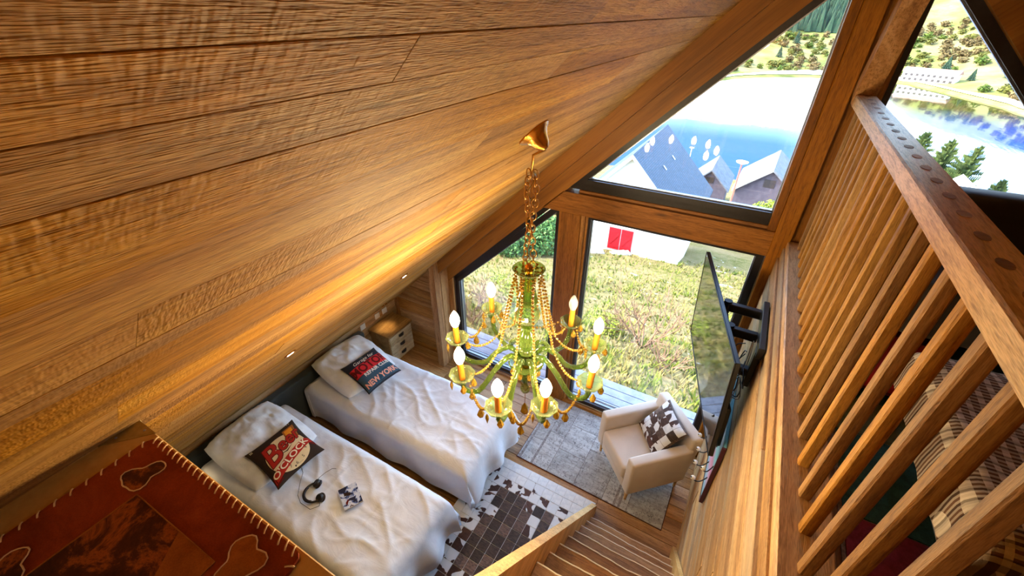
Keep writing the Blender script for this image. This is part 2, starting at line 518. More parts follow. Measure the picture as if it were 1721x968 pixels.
# ---- timber frame of the gable
def sprism(x0, x1, ca, cb, y0, y1):
    return MB().prism([(x0, SL * x0 + ca), (x1, SL * x1 + ca), (x1, SL * x1 + cb), (x0, SL * x0 + cb)], 1, y0, y1)
def rprism(x0, x1, ca, cb, y0, y1):
    return MB().prism([(x0, -SL * x0 + ca), (x1, -SL * x1 + ca), (x1, -SL * x1 + cb), (x0, -SL * x0 + cb)], 1, y0, y1)
def wood_slope(name, col):
    return col
t = NT('stained_larch_slope')      # grain along the rafters
_co = t.mapping(t.coord(), (1, 1, 1), rot=(0, math.radians(44.5), 0))
_b = t.noise(t.mapping(_co, (.5, 6, 6)), 1.0, 5, .6, .6)
_f = t.noise(t.mapping(_co, (2, 55, 55)), 1.0, 4, .7)
_vo = t.n('TexVoronoi'); t.set(_vo.inputs['Vector'], t.mapping(_co, (1.3, 5, 5))); _vo.inputs['Scale'].default_value = 1.0
_col = t.ramp(_b, [(.28, lin(108, 64, 20)), (.5, lin(148, 94, 32)), (.72, lin(170, 112, 44))])
_col = t.mix(.6, _col, t.ramp(_f, [(.3, (.55, .5, .46, 1)), (.52, (1, 1, 1, 1))]), 'MULTIPLY')
_col = t.mix(t.math('MULTIPLY', t.ramp(_vo.outputs['Distance'], [(.03, (1, 1, 1, 1)), (.1, (0, 0, 0, 1))]), .7), _col, lin(54, 26, 10))
t.bsdf(_col, .5, 0, t.bump(_f, .2, .004), .35)
M['rafter'] = t.mat

def trim(n, mb, mat, label, origin, smooth=False):
    return mb.build('trim_%d' % n, mat, None, smooth, origin=origin, kind='structure', label=label)
trim(3, sprism(-2.92, .43, 4.18, 4.345, 3.24, 3.58), M['rafter'], 'upper half of the sloping rafter directly under the ceiling boards', (-1.2, 3.24, 3.0))
trim(4, sprism(-2.80, .31, 3.99, 4.185, 3.40, 3.58), M['rafter'], 'lower half of the sloping rafter along the glass', (-1.2, 3.4, 2.9))
trim(5, MB().prism([(-1.585, 2.444), (.306, 2.444), (.306, 2.64), (-1.385, 2.64)], 1, 3.40, 3.57), M['postx'], 'horizontal cross beam between the lower and upper windows', (-.6, 3.4, 2.54))
trim(6, MB().cbox(.306, .423, 3.40, 3.57, 0, cz(.36) - .005, .006), M['post'], 'king post rising to the ridge beside the railing end', (.36, 3.4, 0))
trim(7, MB().cbox(.424, .585, 3.445, 3.57, 2.5, cr(.5) - .005, .006), M['post'], 'second post standing tight behind the king post', (.5, 3.44, 2.5))
trim(8, MB().cbox(-1.41, -1.20, 3.40, 3.57, 0, 2.444, .006), M['post'], 'brown window post below the left end of the cross beam', (-1.3, 3.4, 0))
trim(9, MB().cbox(-1.20, -1.165, 3.425, 3.50, 0.0, 2.444, .004).cbox(-1.163, -1.14, 3.45, 3.52, 0, 2.444, .003), M['wallz'], 'narrow pale jamb strips on the right of the window post', (-1.18, 3.45, 0))
lp = MB().prism([(-2.893, 0), (-2.805, 0), (-2.805, cz(-2.805) - .002), (-2.893, cz(-2.893) - .002)], 1, 3.16, 3.262)
trim(10, lp, M['wallz'], 'rough oak corner post next to the nightstand', (-2.85, 3.16, 0))
trim(11, MB().prism([(-2.89, 0), (-2.80, 0), (-2.80, SL * -2.80 + 4.17), (-2.89, SL * -2.89 + 4.17)], 1, 3.265, 3.40), M['wallz'], 'second board of the oak corner post', (-2.85, 3.3, 0))
trim(12, MB().prism([(-2.82, 0), (-2.735, 0), (-2.735, SL * -2.735 + 3.985), (-2.82, SL * -2.82 + 3.985)], 1, 3.402, 3.56), M['wallz'], 'window jamb board left of the lowest window', (-2.78, 3.4, 0))
trim(13, rprism(.43, 2.75, 4.985, 5.12, 3.24, 3.58), M['rafter'], 'upper half of the rafter over the mezzanine window', (1.4, 3.24, 3.6))
trim(14, rprism(.55, 2.65, 4.85, 4.98, 3.40, 3.58), M['rafter'], 'lower half of the rafter over the mezzanine window', (1.4, 3.4, 3.5))
trim(15, MB().beam((.48, 3.40, 3.58), (.48, 2.80, 4.62), .105, .11, (0, 1, .3)), M['wallz'], 'diagonal brace rising from the handrail end to the ridge', (.48, 3.3, 3.6))
trim(16, MB().cbox(.25, .306, 3.415, 3.46, 2.64, 4.2, .004), M['post'], 'slim rebate strip on the left edge of the king post', (.28, 3.43, 2.64))
trim(17, MB().cbox(-1.25, .306, 3.44, 3.53, 2.638, 2.664, .004), M['postx'], 'grey brown ledge on top of the cross beam', (-.5, 3.45, 2.64))
trim(18, MB().cbox(.585, 2.4, 3.42, 3.58, 2.5, 2.877, .004), M['postx'], 'low sill wall under the mezzanine window', (1.4, 3.42, 2.5))

# ---- windows
def offset_ring(outer, inner, y0, y1):
    n = len(outer); b = MB()
    vs = [(x, y0, z) for x, z in outer] + [(x, y0, z) for x, z in inner] + [(x, y1, z) for x, z in outer] + [(x, y1, z) for x, z in inner]
    fs = []
    for i in range(n):
        j = (i + 1) % n
        fs += [(i, j, n + j, n + i), (2 * n + i, 3 * n + i, 3 * n + j, 2 * n + j), (n + i, n + j, 3 * n + j, 3 * n + i), (i, 2 * n + i, 2 * n + j, j)]
    return b.add(vs, fs)
def inset(poly, d):
    n = len(poly); out = []
    cx = sum(p[0] for p in poly) / n; cy = sum(p[1] for p in poly) / n
    ar = sum(poly[i][0] * poly[(i + 1) % n][1] - poly[(i + 1) % n][0] * poly[i][1] for i in range(n))
    sg = 1 if ar > 0 else -1
    L = []
    for i in range(n):
        a = Vector(poly[i]); b = Vector(poly[(i + 1) % n]); e = (b - a).normalized(); nrm = Vector((-e.y, e.x)) * sg
        L.append((a + nrm * d, e))
    for i in range(n):
        p, e = L[i - 1]; q, g = L[i]
        den = e.x * g.y - e.y * g.x
        t_ = ((q.x - p.x) * g.y - (q.y - p.y) * g.x) / den
        r_ = p + e * t_
        out.append((r_.x, r_.y))
    return out
def window(n, glass, label, fw=.055):
    w = thing('window_%d' % n, label, None, (0, 3.5, 0), kind='structure')
    outer = inset(glass, -fw)
    offset_ring(outer, glass, -.045, .05).build('frame', M['frame'], w)
    g2 = inset(glass, .009)
    offset_ring(glass, g2, -.012, .012).build('glazing_bead', M['alu'], w)
    MB().prism(glass, 1, .016, .022).build('pane', M['pane'], w)
    return w
window(1, [(-1.19, 2.76), (.25, 2.76), (.25, 4.176)], 'large triangular upper window looking onto the lake')
window(2, [(-1.115, .09), (.245, .09), (.245, 2.40), (-1.115, 2.40)], 'tall glass door panel below the cross beam')
window(3, [(-2.68, .09), (-1.46, .09), (-1.46, 2.40), (-2.68, SL * -2.68 + 3.87)], 'lower left window with a sloping top behind the chandelier')
_w1 = bpy.data.objects['window_1']
MB().box(-1.34, .30, -.045, .05, 2.662, 2.708).build('bottom_frame', M['frame'], _w1)
_w3 = bpy.data.objects['window_3']
sprism(-2.735, -1.41, 3.925, 3.995, 3.455 - 3.5, 3.55 - 3.5).build('top_frame', M['frame'], _w3)
window(4, [(.615, 2.93), (1.877, 2.93), (.615, 4.175)], 'triangular mezzanine window behind the railing')
sill = thing('door_1', 'aluminium threshold below the glass panels', None, (0, 3.46, 0), kind='structure')
MB().cbox(-2.73, -1.41, -.01, .16, -.01, .035, .004).build('sill_strip', M['alu'], sill)
MB().cbox(-1.14, .306, -.01, .16, -.01, .035, .004).build('sill_strip', M['alu'], sill)
MB().cbox(-2.73, -1.41, -.05, -.012, -.01, .03, .004).build('threshold', M['floor'], sill)
MB().cbox(-1.20, .306, -.05, -.012, -.01, .03, .004).build('threshold', M['floor'], sill)

# ---- staircase
stair = thing('staircase', 'steep wooden staircase climbing from the bedroom floor to the landing', 'staircase', (0, 2.28, 0))
K = 1.297
M['nosing'] = plain('pale_sapwood_edge', lin(232, 214, 182), .6)
nose = MB()
for k in range(1, 11):
    z = .222 * k; y = 2.277 - z / K - 2.28
    rr = random.Random(k)
    def edge(x): return .010 * noise.noise((x * 5, k * 3.3, 0)) + .005 * noise.noise((x * 17, k * 7.7, 1))
    n = 22
    vs = []; fs = []
    for i in range(n + 1):
        x = -.362 + .725 * i / n
        e = edge(x)
        vs += [(x, y + e, z), (x, y - .235, z), (x, y - .235, z - .04), (x, y + e, z - .04)]
    for i in range(n):
        a = i * 4; b = a + 4
        fs += [(a, b, b + 1, a + 1), (a + 3, a + 2, b + 2, b + 3), (a, a + 3, b + 3, b), (a + 1, b + 1, b + 2, a + 2)]
    fs += [(0, 1, 2, 3), (n * 4 + 3, n * 4 + 2, n * 4 + 1, n * 4)]
    tr = MB().add(vs, fs).build('tread', M['tread'], stair)
    MB().tube([(-.362 + .725 * i / n, y + edge(-.362 + .725 * i / n) + .001, z - .003) for i in range(n + 1)], .0055, 6).build('nosing', M['nosing'], tr)
for nm, xa, xb in (('stringer', -.412, -.364), ('stringer', .338, .368)):
    up = .05 if xa < 0 else .02
    b = MB()
    b.prism([(0.03, 0), (0.03, .05 + up), (-1.92, 1.95 * K + .05 + up), (-1.92, 1.95 * K - .22), (-.17, 0)], 0, xa, xb)
    b.build(nm, M['pale'], stair)

# ---- railing of the mezzanine
rail = thing('railing', 'oak railing with square balusters along the mezzanine edge', 'railing', (.48, 0, 2.5))
def hr(u, v):
    return (0, 0, 0)
b = MB().cbox(.435 - .48, .537 - .48, -2.0, 3.42, 3.525 - 2.5, 3.592 - 2.5, .006)
b.build('handrail', M['rail'], rail)
plug = MB().lathe([(.004, .0), (.014, .0004), (.014, .001), (.001, .0012)], 14)
pm = plug.mesh('dowel_plug', M['tread'])
MB().cbox(.405 - .48, .57 - .48, -2.0, 3.42, 2.52 - 2.5, 2.59 - 2.5, .006).build('bottom_rail', M['rail'], rail)
bal_mesh = []
for q in range(3):
    bal_mesh.append(MB().cbox(-.0185, .0185, -.0175, .0175, 0, .937, .005).mesh('baluster', M['balu']))
for k in range(-9, 18):
    y = .95 + .1385 * k
    o = place('baluster', bal_mesh[k % 3], rail, (.483 - .48 + R.uniform(-.003, .003), y, .089), (0, 0, R.uniform(-.08, .08)))
    place('dowel_plug', pm, rail, (.486 - .48, y, 3.592 - 2.5), scale=(1, 1.9, 1))

# ================================================================== bedroom furniture
# ---- fabrics
def cloth(name, c1, c2, wr=.35, scale=(9, 9, 9), rough=.85, weave=0.0, wdist=.012, sheen=.3):
    t = NT(name); co = t.coord()
    a = t.noise(t.mapping(co, scale), 1.0, 5, .6, 1.2)
    b = t.noise(co, 420, 2, .5)
    col = t.ramp(a, [(.3, c1), (.7, c2)])
    col = t.mix(.25, col, t.ramp(b, [(.35, (.72, .72, .72, 1)), (.65, (1, 1, 1, 1))]), 'MULTIPLY')
    h = t.math('ADD', t.math('MULTIPLY', a, wr), t.math('MULTIPLY', b, weave))
    nd = t.bsdf(col, rough, 0, t.bump(h, .6, wdist), .2)
    nd.inputs['Sheen Weight'].default_value = sheen
    return t.mat
M['linen'] = cloth('white_cotton', lin(222, 227, 240), lin(234, 238, 248), .5, (4, 7, 5), .8, 0, .012, .1)
M['chairfab'] = cloth('beige_upholstery', lin(212, 196, 182), lin(222, 207, 193), .02, (3, 3, 3), .9, .12, .004)
M['headfab'] = cloth('slate_headboard', lin(56, 66, 72), lin(66, 76, 82), .03, (3, 3, 3), .8, .05, .004)

hb = thing('headboard', 'long slate blue padded headboard behind both beds', 'headboard', (-3.69, 1.3, 0))
MB().rbox(-.045, .055, -1.2, 1.385, .02, .60, .02, 3).build('padding', M['headfab'], hb, 40)

def smoothstep(a, b, x):
    t = max(0.0, min(1.0, (x - a) / (b - a)))
    return t * t * (3 - 2 * t)

def arc(u, a, r):
    """distance along a folded edge -> (outward, drop)"""
    s = abs(u); sg = 1 if u >= 0 else -1
    if s <= a - r: return sg * s, 0.0
    q = s - (a - r)
    L = r * PI / 2
    if q < L:
        th = q / r
        return sg * (a - r + r * math.sin(th)), r * (1 - math.cos(th))
    return sg * a, r + (q - L)

def make_bed(name, label, cx, cy, seed):
    bed = thing(name, label, 'bed', (cx, cy, 0), group='twin single beds')
    a, b, h = 1.075, .445, .555
    MB().rbox(-1.0, 1.0, -.43, .43, .06, .28, .02, 2).build('base', M['headfab'], bed, 40)
    MB().rbox(-1.03, 1.03, -.435, .435, .27, .52, .05, 3).build('mattress', M['linen'], bed, 40)
    for sx in (-.9, .9):
        for sy in (-.36, .36):
            MB().lathe([(.022, 0), (.026, .07)], 10, (sx, sy, 0)).build('leg', M['black'], bed)
    dr = .44
    N1, N2 = 190, 96
    def f(i, j):
        u = -a - .02 + i * (2 * a + .02 + dr)
        v = -(b + dr * .85) + j * 2 * (b + dr * .85)
        x, dx = arc(u, a, .10); y, dy = arc(v, b, .09)
        if u < -a + .02: x = u
        drop = math.sqrt(dx * dx + dy * dy)
        P = (x * 1.0 + seed, y * 1.0, seed)
        w = 0.0
        # pulled wrinkles from the pillow end and the foot
        n1 = noise.noise((x * 2.2 + seed, y * 5 + x * 1.6, 1.7)); n2 = noise.noise((x * 3.2 + y * 3 + seed, y * 6 - x * 2.5, 4.2)); n3 = noise.noise((x * 15 - y * 9, y * 22 + x * 8, seed))
        w += .013 * (1 - abs(n1)) ** 6 + .006 * (1 - abs(n2)) ** 8 + .0012 * n3
        w += .03 * noise.noise((x * 1.1 + seed, y * 1.4, 9.0))
        for cxx in (-.42, .12, .62): w += .004 * math.exp(-((x - cxx) / .009) ** 2)
        w += .004 * math.exp(-((y - .02) / .009) ** 2)
        top = smoothstep(.10, 0, drop)
        z = h + w * (.35 + .65 * top) - drop
        # sides flare into folds
        side = smoothstep(.03, .3, drop)
        fl = .03 * math.sin((u * 11 if dy > dx else v * 17) + 3 * noise.noise((u * 2, v * 2, seed))) + .03 * noise.noise((u * 5, v * 5, seed + 3))
        if dx >= dy and x > 0: x += (.05 + fl) * side
        elif dy > 0:
            s = 1 if v > 0 else -1
            y += s * (.022 + fl * .5) * side
            if dx > .02: x += (.03 + fl) * side
        zf = .10 + .025 * noise.noise((u * 3, v * 3, 2.0))
        if z < zf:
            z = zf + .004 * noise.noise((u * 30, v * 30, 0))
        return (x, y, z)
    MB().grid(f, N1, N2).build('duvet', M['linen'], bed, True)
    return bed
bed1 = make_bed('single_bed', 'white-made single bed nearer the chest, holding headphones and a booklet', -2.50, 1.045, 3.1)
bed2 = make_bed('single_bed', 'white-made single bed nearer the window and nightstand', -2.50, 2.165, 11.4)

# ---- pillows and cushions
class Cushion:
    def __init__(s, w, h, t, pinch=.07, seed=0.0, wr=.0, flat=.42, corner=0.0):
        s.cr = corner
        s.w, s.h, s.t, s.p, s.seed, s.wr, s.fl = w, h, t, pinch, seed, wr, flat
    def z(s, u, v, side=1):
        e = max(0.0, (1 - abs(u) ** 2.6)) * max(0.0, (1 - abs(v) ** 2.6))
        z = s.t / 2 * e ** s.fl
        if s.wr:
            z += s.wr * noise.noise((u * 2.2 + s.seed, v * 2.4, s.seed)) * e ** .3 + s.wr * .6 * (1 - abs(noise.noise((u * 5 + s.seed, v * 4 + u * 3, 3.3)))) ** 3 * e ** .3
        return z * side
    def xy(s, u, v):
        k = 1 - s.cr * u * u * v * v
        return (u * s.w / 2 * (1 - s.p * (1 - v * v) * u * u) * k, v * s.h / 2 * (1 - s.p * (1 - u * u) * v * v) * k)
    def pt(s, u, v, side=1, eps=0.0):
        x, y = s.xy(u, v)
        return (x, y, s.z(u, v, side) + eps * side)
    def body(s, n=28):
        b = MB()
        b.grid(lambda i, j: s.pt(2 * i - 1, 2 * j - 1, 1), n, n)
        b.grid(lambda i, j: s.pt(1 - 2 * i, 2 * j - 1, -1), n, n)
        return b
    def project(s, vs, fs, eps):
        return MB().add([s.pt(max(-1, min(1, x)), max(-1, min(1, y)), 1, eps) for x, y in vs], fs)

def poly_mesh(poly, cuts=3):
    bm = bmesh.new()
    bm.faces.new([bm.verts.new((x, y, 0)) for x, y in poly])
    bmesh.ops.triangulate(bm, faces=bm.faces[:])
    for _ in range(cuts):
        es = [e for e in bm.edges if e.calc_length() > .12]
        if es: bmesh.ops.subdivide_edges(bm, edges=es, cuts=1)
        bmesh.ops.triangulate(bm, faces=bm.faces[:])
    bm.verts.index_update()
    r = ([(v.co.x, v.co.y) for v in bm.verts], [[v.index for v in f.verts] for f in bm.faces])
    bm.free()
    return r

def text_mesh(txt, size, x, y, shear=0.0, bold=0.0, rot=0.0, sx=1.0, align='CENTER', curve=0.0):
    cu = bpy.data.curves.new('lettering', 'FONT')
    cu.body = txt; cu.size = size; cu.shear = shear; cu.offset = bold
    cu.align_x = align; cu.align_y = 'CENTER'; cu.resolution_u = 3
    ob = bpy.data.objects.new('lettering', cu)
    COL.objects.link(ob)
    bpy.context.view_layer.update()
    dg = bpy.context.evaluated_depsgraph_get()
    me = ob.evaluated_get(dg).to_mesh()
    bm = bmesh.new(); bm.from_mesh(me)
    ob.evaluated_get(dg).to_mesh_clear()
    bpy.data.objects.remove(ob); bpy.data.curves.remove(cu)
    bmesh.ops.triangulate(bm, faces=bm.faces[:])
    es = [e for e in bm.edges if e.calc_length() > .09]
    if es: bmesh.ops.subdivide_edges(bm, edges=es, cuts=1)
    bmesh.ops.triangulate(bm, faces=bm.faces[:])
    bm.verts.index_update()
    c, s_ = math.cos(rot), math.sin(rot)
    vs = []
    for v in bm.verts:
        a, b_ = v.co.x * sx, v.co.y
        b_ += curve * a * a
        vs.append((x + a * c - b_ * s_, y + a * s_ + b_ * c))
    fs = [[v.index for v in f.verts] for f in bm.faces]
    bm.free()
    return vs, fs

def rect(x0, x1, y0, y1, n=6):
    top = [(x0 + (x1 - x0) * i / n, y1) for i in range(n, -1, -1)]
    bot = [(x0 + (x1 - x0) * i / n, y0) for i in range(n + 1)]
    return bot + top

def disc(cx, cy, r, n=40):
    return [(cx + r * math.cos(2 * PI * k / n), cy + r * math.sin(2 * PI * k / n)) for k in range(n)]

def white_pillow(label, loc, rot, w, h, t, seed):
    p = thing('pillow', label, 'pillow', loc, group='white pillows at the bed heads')
    p.rotation_euler = rot
    cu = Cushion(w, h, t, .03, seed, .030, .46, .10)
    cu.body(40).build('pillowcase', M['linen'], p, True)
    return p
white_pillow('plump white pillow under the beer clock cushion', (-3.20, 1.02, .655), (math.radians(12), 0, PI / 2 + .03), .70, .74, .22, 2.2)
white_pillow('plump white pillow under the motorcycle workshop cushion', (-3.25, 2.17, .655), (math.radians(12), 0, PI / 2 - .10), .70, .70, .22, 7.9)

def fab(name, col):
    return cloth(name, col, (min(1, col[0] * 1.12), min(1, col[1] * 1.12), min(1, col[2] * 1.12), 1), .03, (4, 4, 4), .85, .08, .003, .05)
F = {k: fab('print_' + k, v) for k, v in dict(brown=lin(52, 38, 30), cream=lin(226, 202, 160), red=lin(176, 40, 28), dred=lin(96, 18, 14), orange=lin(232, 142, 30), amber=lin(158, 92, 40), ink=lin(44, 26, 20), ivory=lin(240, 226, 196),
        navy=lin(38, 40, 52), hot=lin(206, 38, 44), slate=lin(58, 84, 104), teal=lin(44, 72, 92), pink=lin(226, 160, 140), white=lin(236, 228, 220)).items()}

beer = thing('throw_cushion', 'brown cushion printed with a cream clock face and the words Beer O\'Clock', 'cushion', (-2.87, 1.035, .715))
beer.rotation_euler = (math.radians(15), math.radians(-2), PI / 2 - .07)
cu = Cushion(.455, .455, .13, .09)
cu.body(28).build('cover', F['brown'], beer, True)
GS = 1.0
def gsc(vs):
    return [(x * GS, y * GS) for x, y in vs]
def pr(poly, mat, eps, nm, cuts=3):
    vs, fs = poly_mesh(poly, cuts)
    vs = gsc(vs)
    return cu.project(vs, fs, eps).build(nm, mat, parent_now, True)
def tx(mat, eps, nm, *a, **k):
    vs, fs = text_mesh(*a, **k)
    vs = gsc(vs)
    return cu.project(vs, fs, eps).build(nm, mat, parent_now, True)
parent_now = beer
GS = 1.2
pr(disc(.02, -.14, .68), F['ink'], .0008, 'clock_rim')
pr(disc(.02, -.14, .655), F['cream'], .0016, 'clock_face')
pr([(.22, .05), (.62, .10), (.72, .62), (.30, .60)], F['amber'], .0022, 'beer_glass')
pr([(.30, .28), (.58, .30), (.62, .56), (.34, .55)], F['orange'], .0028, 'beer_glow')
for k, (n_, q) in enumerate((('10', 150), ('11', 118), ('7', 246), ('6', 268), ('5', 296), ('4', 330))):
    a_ = math.radians(q)
    tx(F['ink'], .0026, 'numeral', n_, .15, .02 + .52 * math.cos(a_), -.14 + .52 * math.sin(a_))
GS = 1.0
tx(F['ivory'], .0016, 'numeral', 'III', .16, -.84, .84)
tx(F['ivory'], .0016, 'numeral', '12', .16, .72, .90)
GS = 1.2
pr([(-.25, -.05), (.04, -.12), (.04, -.08)], F['ink'], .003, 'clock_hand')
pr([(.04, -.12), (.30, .0), (.04, -.08)], F['ink'], .003, 'clock_hand')
tx(F['dred'], .0034, 'word_outline', 'B', .98, -.42, .06, shear=.28, bold=.035, rot=.14)
tx(F['red'], .0042, 'word', 'B', .98, -.42, .06, shear=.28, bold=.01, rot=.14)
tx(F['dred'], .0034, 'word_outline', 'eer', .64, .26, .22, shear=.28, bold=.03, rot=.14, sx=.92)
tx(F['red'], .0042, 'word', 'eer', .64, .26, .22, shear=.28, bold=.008, rot=.14, sx=.92)
GS = 1.03
ban = [(-.93, -.86), (-.5, -.74), (0, -.58), (.5, -.45), (.78, -.40), (.90, -.44), (.88, -.20), (.76, -.11), (.45, -.14), (0, -.25), (-.5, -.41), (-.90, -.54)]
pr([(.74, -.42), (.93, -.66), (.95, -.44), (.92, -.2)], F['dred'], .0042, 'ribbon_tail')
pr([(-.95, -.93), (-.62, -.86), (-.7, -.6), (-.95, -.62)], F['dred'], .0042, 'ribbon_tail')
pr(ban, F['red'], .0048, 'banner')
tx(F['ivory'], .0056, 'word', "O'CLOCK", .33, -.05, -.43, bold=.006, rot=.26, sx=1.2)
GS = 1.0

moto = thing('throw_cushion', 'dark cushion printed with a red band reading MOTOR REPAIR CLUB NEW YORK', 'cushion', (-2.965, 2.165, .715))
moto.rotation_euler = (math.radians(15), math.radians(2), PI / 2 - .08)
cu = Cushion(.45, .45, .13, .08)
cu.body(28).build('cover', F['navy'], moto, True)
parent_now = moto
pr(rect(-.97, .97, -.95, -.12), F['slate'], .0008, 'lower_panel')
pr([(-.5, -.95), (-.1, -.62), (.35, -.42), (.97, -.36), (.97, -.58), (.4, -.64), (0, -.80), (-.2, -.96)], F['teal'], .0014, 'wheel_print')
pr(rect(-.97, .97, -.10, .46), F['hot'], .0016, 'red_band')
tx(F['dred'], .0026, 'word', 'MOTOR', .62, 0, .18, bold=.018, sx=.88)
tx(F['white'], .0026, 'word', 'REPAIR CLUB', .27, .16, -.20, bold=.006, sx=.92)
tx(F['white'], .0020, 'word', 'Garage for', .30, .0, .62, shear=.3, sx=.9)
tx(F['pink'], .0026, 'word', 'NEW YORK', .40, 0, -.72, bold=.014, sx=.86)
pr([(-.1, .78), (.06, .72), (.12, .86), (-.02, .92)], F['slate'], .0016, 'engine_print')

# ---- headphones and booklet on the near bed
hp = thing('headphones', 'black headphones with a thin cable lying on the near bed', 'headphones', (-2.42, .945, .605), math.radians(240))
arcp = [(.088 * math.cos(t_), .088 * math.sin(t_), .0 + .004 * math.cos(t_)) for t_ in [math.radians(-105 + 210 * i / 24) for i in range(25)]]
M['plastic'] = mottled('matt_black_plastic', lin(26, 25, 28), lin(36, 34, 38), 80, .45, .05)
M['leatherette'] = mottled('black_leatherette', lin(34, 28, 34), lin(46, 38, 46), 200, .55, .2)
b = MB()
n = len(arcp)
for i, p in enumerate(arcp):
    pass
MB().tube(arcp, [.009] * 25, 8).build('headband', M['plastic'], hp, True)
MB().tube([(p[0] * .93, p[1] * .93, p[2]) for p in arcp[5:20]], .010, 8).build('band_padding', M['leatherette'], hp, True)
for sg in (-1, 1):
    c = (-.028, .075 * sg, .004)
    cup = MB().lathe([(.0, -.017), (.026, -.016), (.034, -.006), (.034, .006), (.027, .016), (0, .017)], 20, c, (.55, .35 * sg, .75), caps=False).build('ear_cup', M['plastic'], hp, 40)
    MB().lathe([(.018, .015), (.036, .015), (.038, .024), (.032, .031), (.016, .028)], 20, c, (-.55, -.35 * sg, -.75)).build('ear_pad', M['leatherette'], cup, True)
    MB().tube([arcp[0 if sg < 0 else -1], (-.032, .085 * sg, .004)], .006, 8).build('slider', M['leatherette'], hp)
hc = MB().tube([Vector(p) for p in [(-.03, .09, -.005), (-.01, .13, -.018), (.06, .12, -.022), (.12, .02, -.022), (.13, -.06, -.022), (.10, -.16, -.02), (.06, -.26, -.02), (.07, -.36, -.02)]], .0022, 6).build('cable', M['plastic'], hp, True)
MB().tube([(-.03, -.09, -.004), (-.05, -.13, -.016), (-.11, -.16, -.02), (-.17, -.17, -.02), (-.20, -.15, -.02)], .002, 6).build('cable', M['plastic'], hp, True)

t = NT('booklet_print'); co = t.coord()
v_ = t.n('TexVoronoi'); t.set(v_.inputs['Vector'], t.mapping(co, (14, 18, 1))); v_.inputs['Scale'].default_value = 1.0
sx = t.n('SeparateXYZ'); t.set(sx.inputs[0], co)
c_ = t.ramp(t.noise(co, 16, 4, .6, .6), [(.36, lin(40, 44, 66)), (.45, lin(92, 112, 168)), (.5, lin(196, 206, 228)), (.60, lin(214, 220, 234)), (.66, lin(70, 60, 72))], 'CONSTANT')
t.bsdf(c_, .25, 0, None, .5)
M['bookprint'] = t.mat
bk = thing('booklet', 'small glossy blue and white booklet beside the headphones', 'booklet', (-2.135, 1.07, .598), math.radians(-27))
MB().cbox(-.10, .10, -.073, .073, 0, .012, .001).build('pages', F['white'], bk)
MB().box(-.101, .101, -.074, .074, .0121, .0135).build('cover', M['bookprint'], bk)
MB().box(-.101, .101, -.074, .074, -.0015, -.0001).build('cover', M['plastic'], bk)
MB().prism([(-.05, -.04), (-.02, -.045), (.0, .0), (-.03, .01)], 2, .0136, .0140).build('figure_print', F['ink'], bk)
MB().prism([(.045, -.05), (.075, -.045), (.035, -.02), (.02, -.025)], 2, .0136, .0140).build('figure_print', F['dred'], bk)

# ---- nightstand, sockets
M['nightwood'] = wood('nightstand_oak', lin(110, 78, 38), lin(150, 112, 62), lin(176, 140, 86), 'y', 9, .8, bump=.2, rough=.45, knots=.2, var=.1)
M['drawer'] = wood('pale_drawer_fronts', lin(170, 152, 118), lin(198, 182, 148), lin(214, 200, 170), 'y', 9, .8, bump=.2, rough=.55, knots=.2, var=.1)
ns = thing('nightstand', 'small oak nightstand with pale cup-handled drawers in the corner', 'nightstand', (-3.555, 3.045, 0))
MB().cbox(-.17, .155, -.21, .21, .03, .475, .004).build('body', M['nightwood'], ns)
MB().cbox(-.18, .18, -.225, .225, .475, .505, .004).build('top', M['nightwood'], ns)
for k in range(3):
    z0 = .05 + k * .142
    d = MB().cbox(.156, .172, -.20, .20, z0, z0 + .134, .003).build('drawer', M['drawer'], ns)
    hb_ = MB()
    def shell(i, j):
        a_ = PI * i; b_ = PI / 2 * j
        return (.172 + .022 * math.sin(b_) * math.sin(a_), -.042 * math.cos(a_), z0 + .062 + .03 * math.sin(a_) * math.cos(b_))
    hb_.grid(shell, 12, 6).build('cup_handle', M['black'], d, True)
    MB().cbox(.1715, .1735, -.046, .046, z0 + .058, z0 + .098, .001).build('handle_plate', M['black'], d)
for sx_ in (-.15, .13):
    for sy_ in (-.18, .18):
        MB().box(sx_ - .015, sx_ + .015, sy_ - .015, sy_ + .015, 0, .03).build('foot', M['nightwood'], ns)
M['socket'] = plain('white_switch_plastic', lin(228, 224, 216), .4)
for y, z, lb in ((2.765, .585, 'square white socket on the knee wall at the headboard end'), (3.02, .595, 'square white socket on the knee wall above the middle of the nightstand'), (3.155, .595, 'square white socket on the knee wall nearest the corner')):
    so = thing('wall_socket', lb, 'socket', (-3.75, y, z), group='sockets above the nightstand')
    MB().rbox(0, .011, -.04, .04, -.04, .04, .003, 2).build('plate', M['socket'], so, 40)
    MB().lathe([(.019, 0), (.021, .0025), (.018, .0035), (.016, .001)], 18, (.0105, 0, 0), (1, 0, 0)).build('outlet', M['socket'], so, 40)

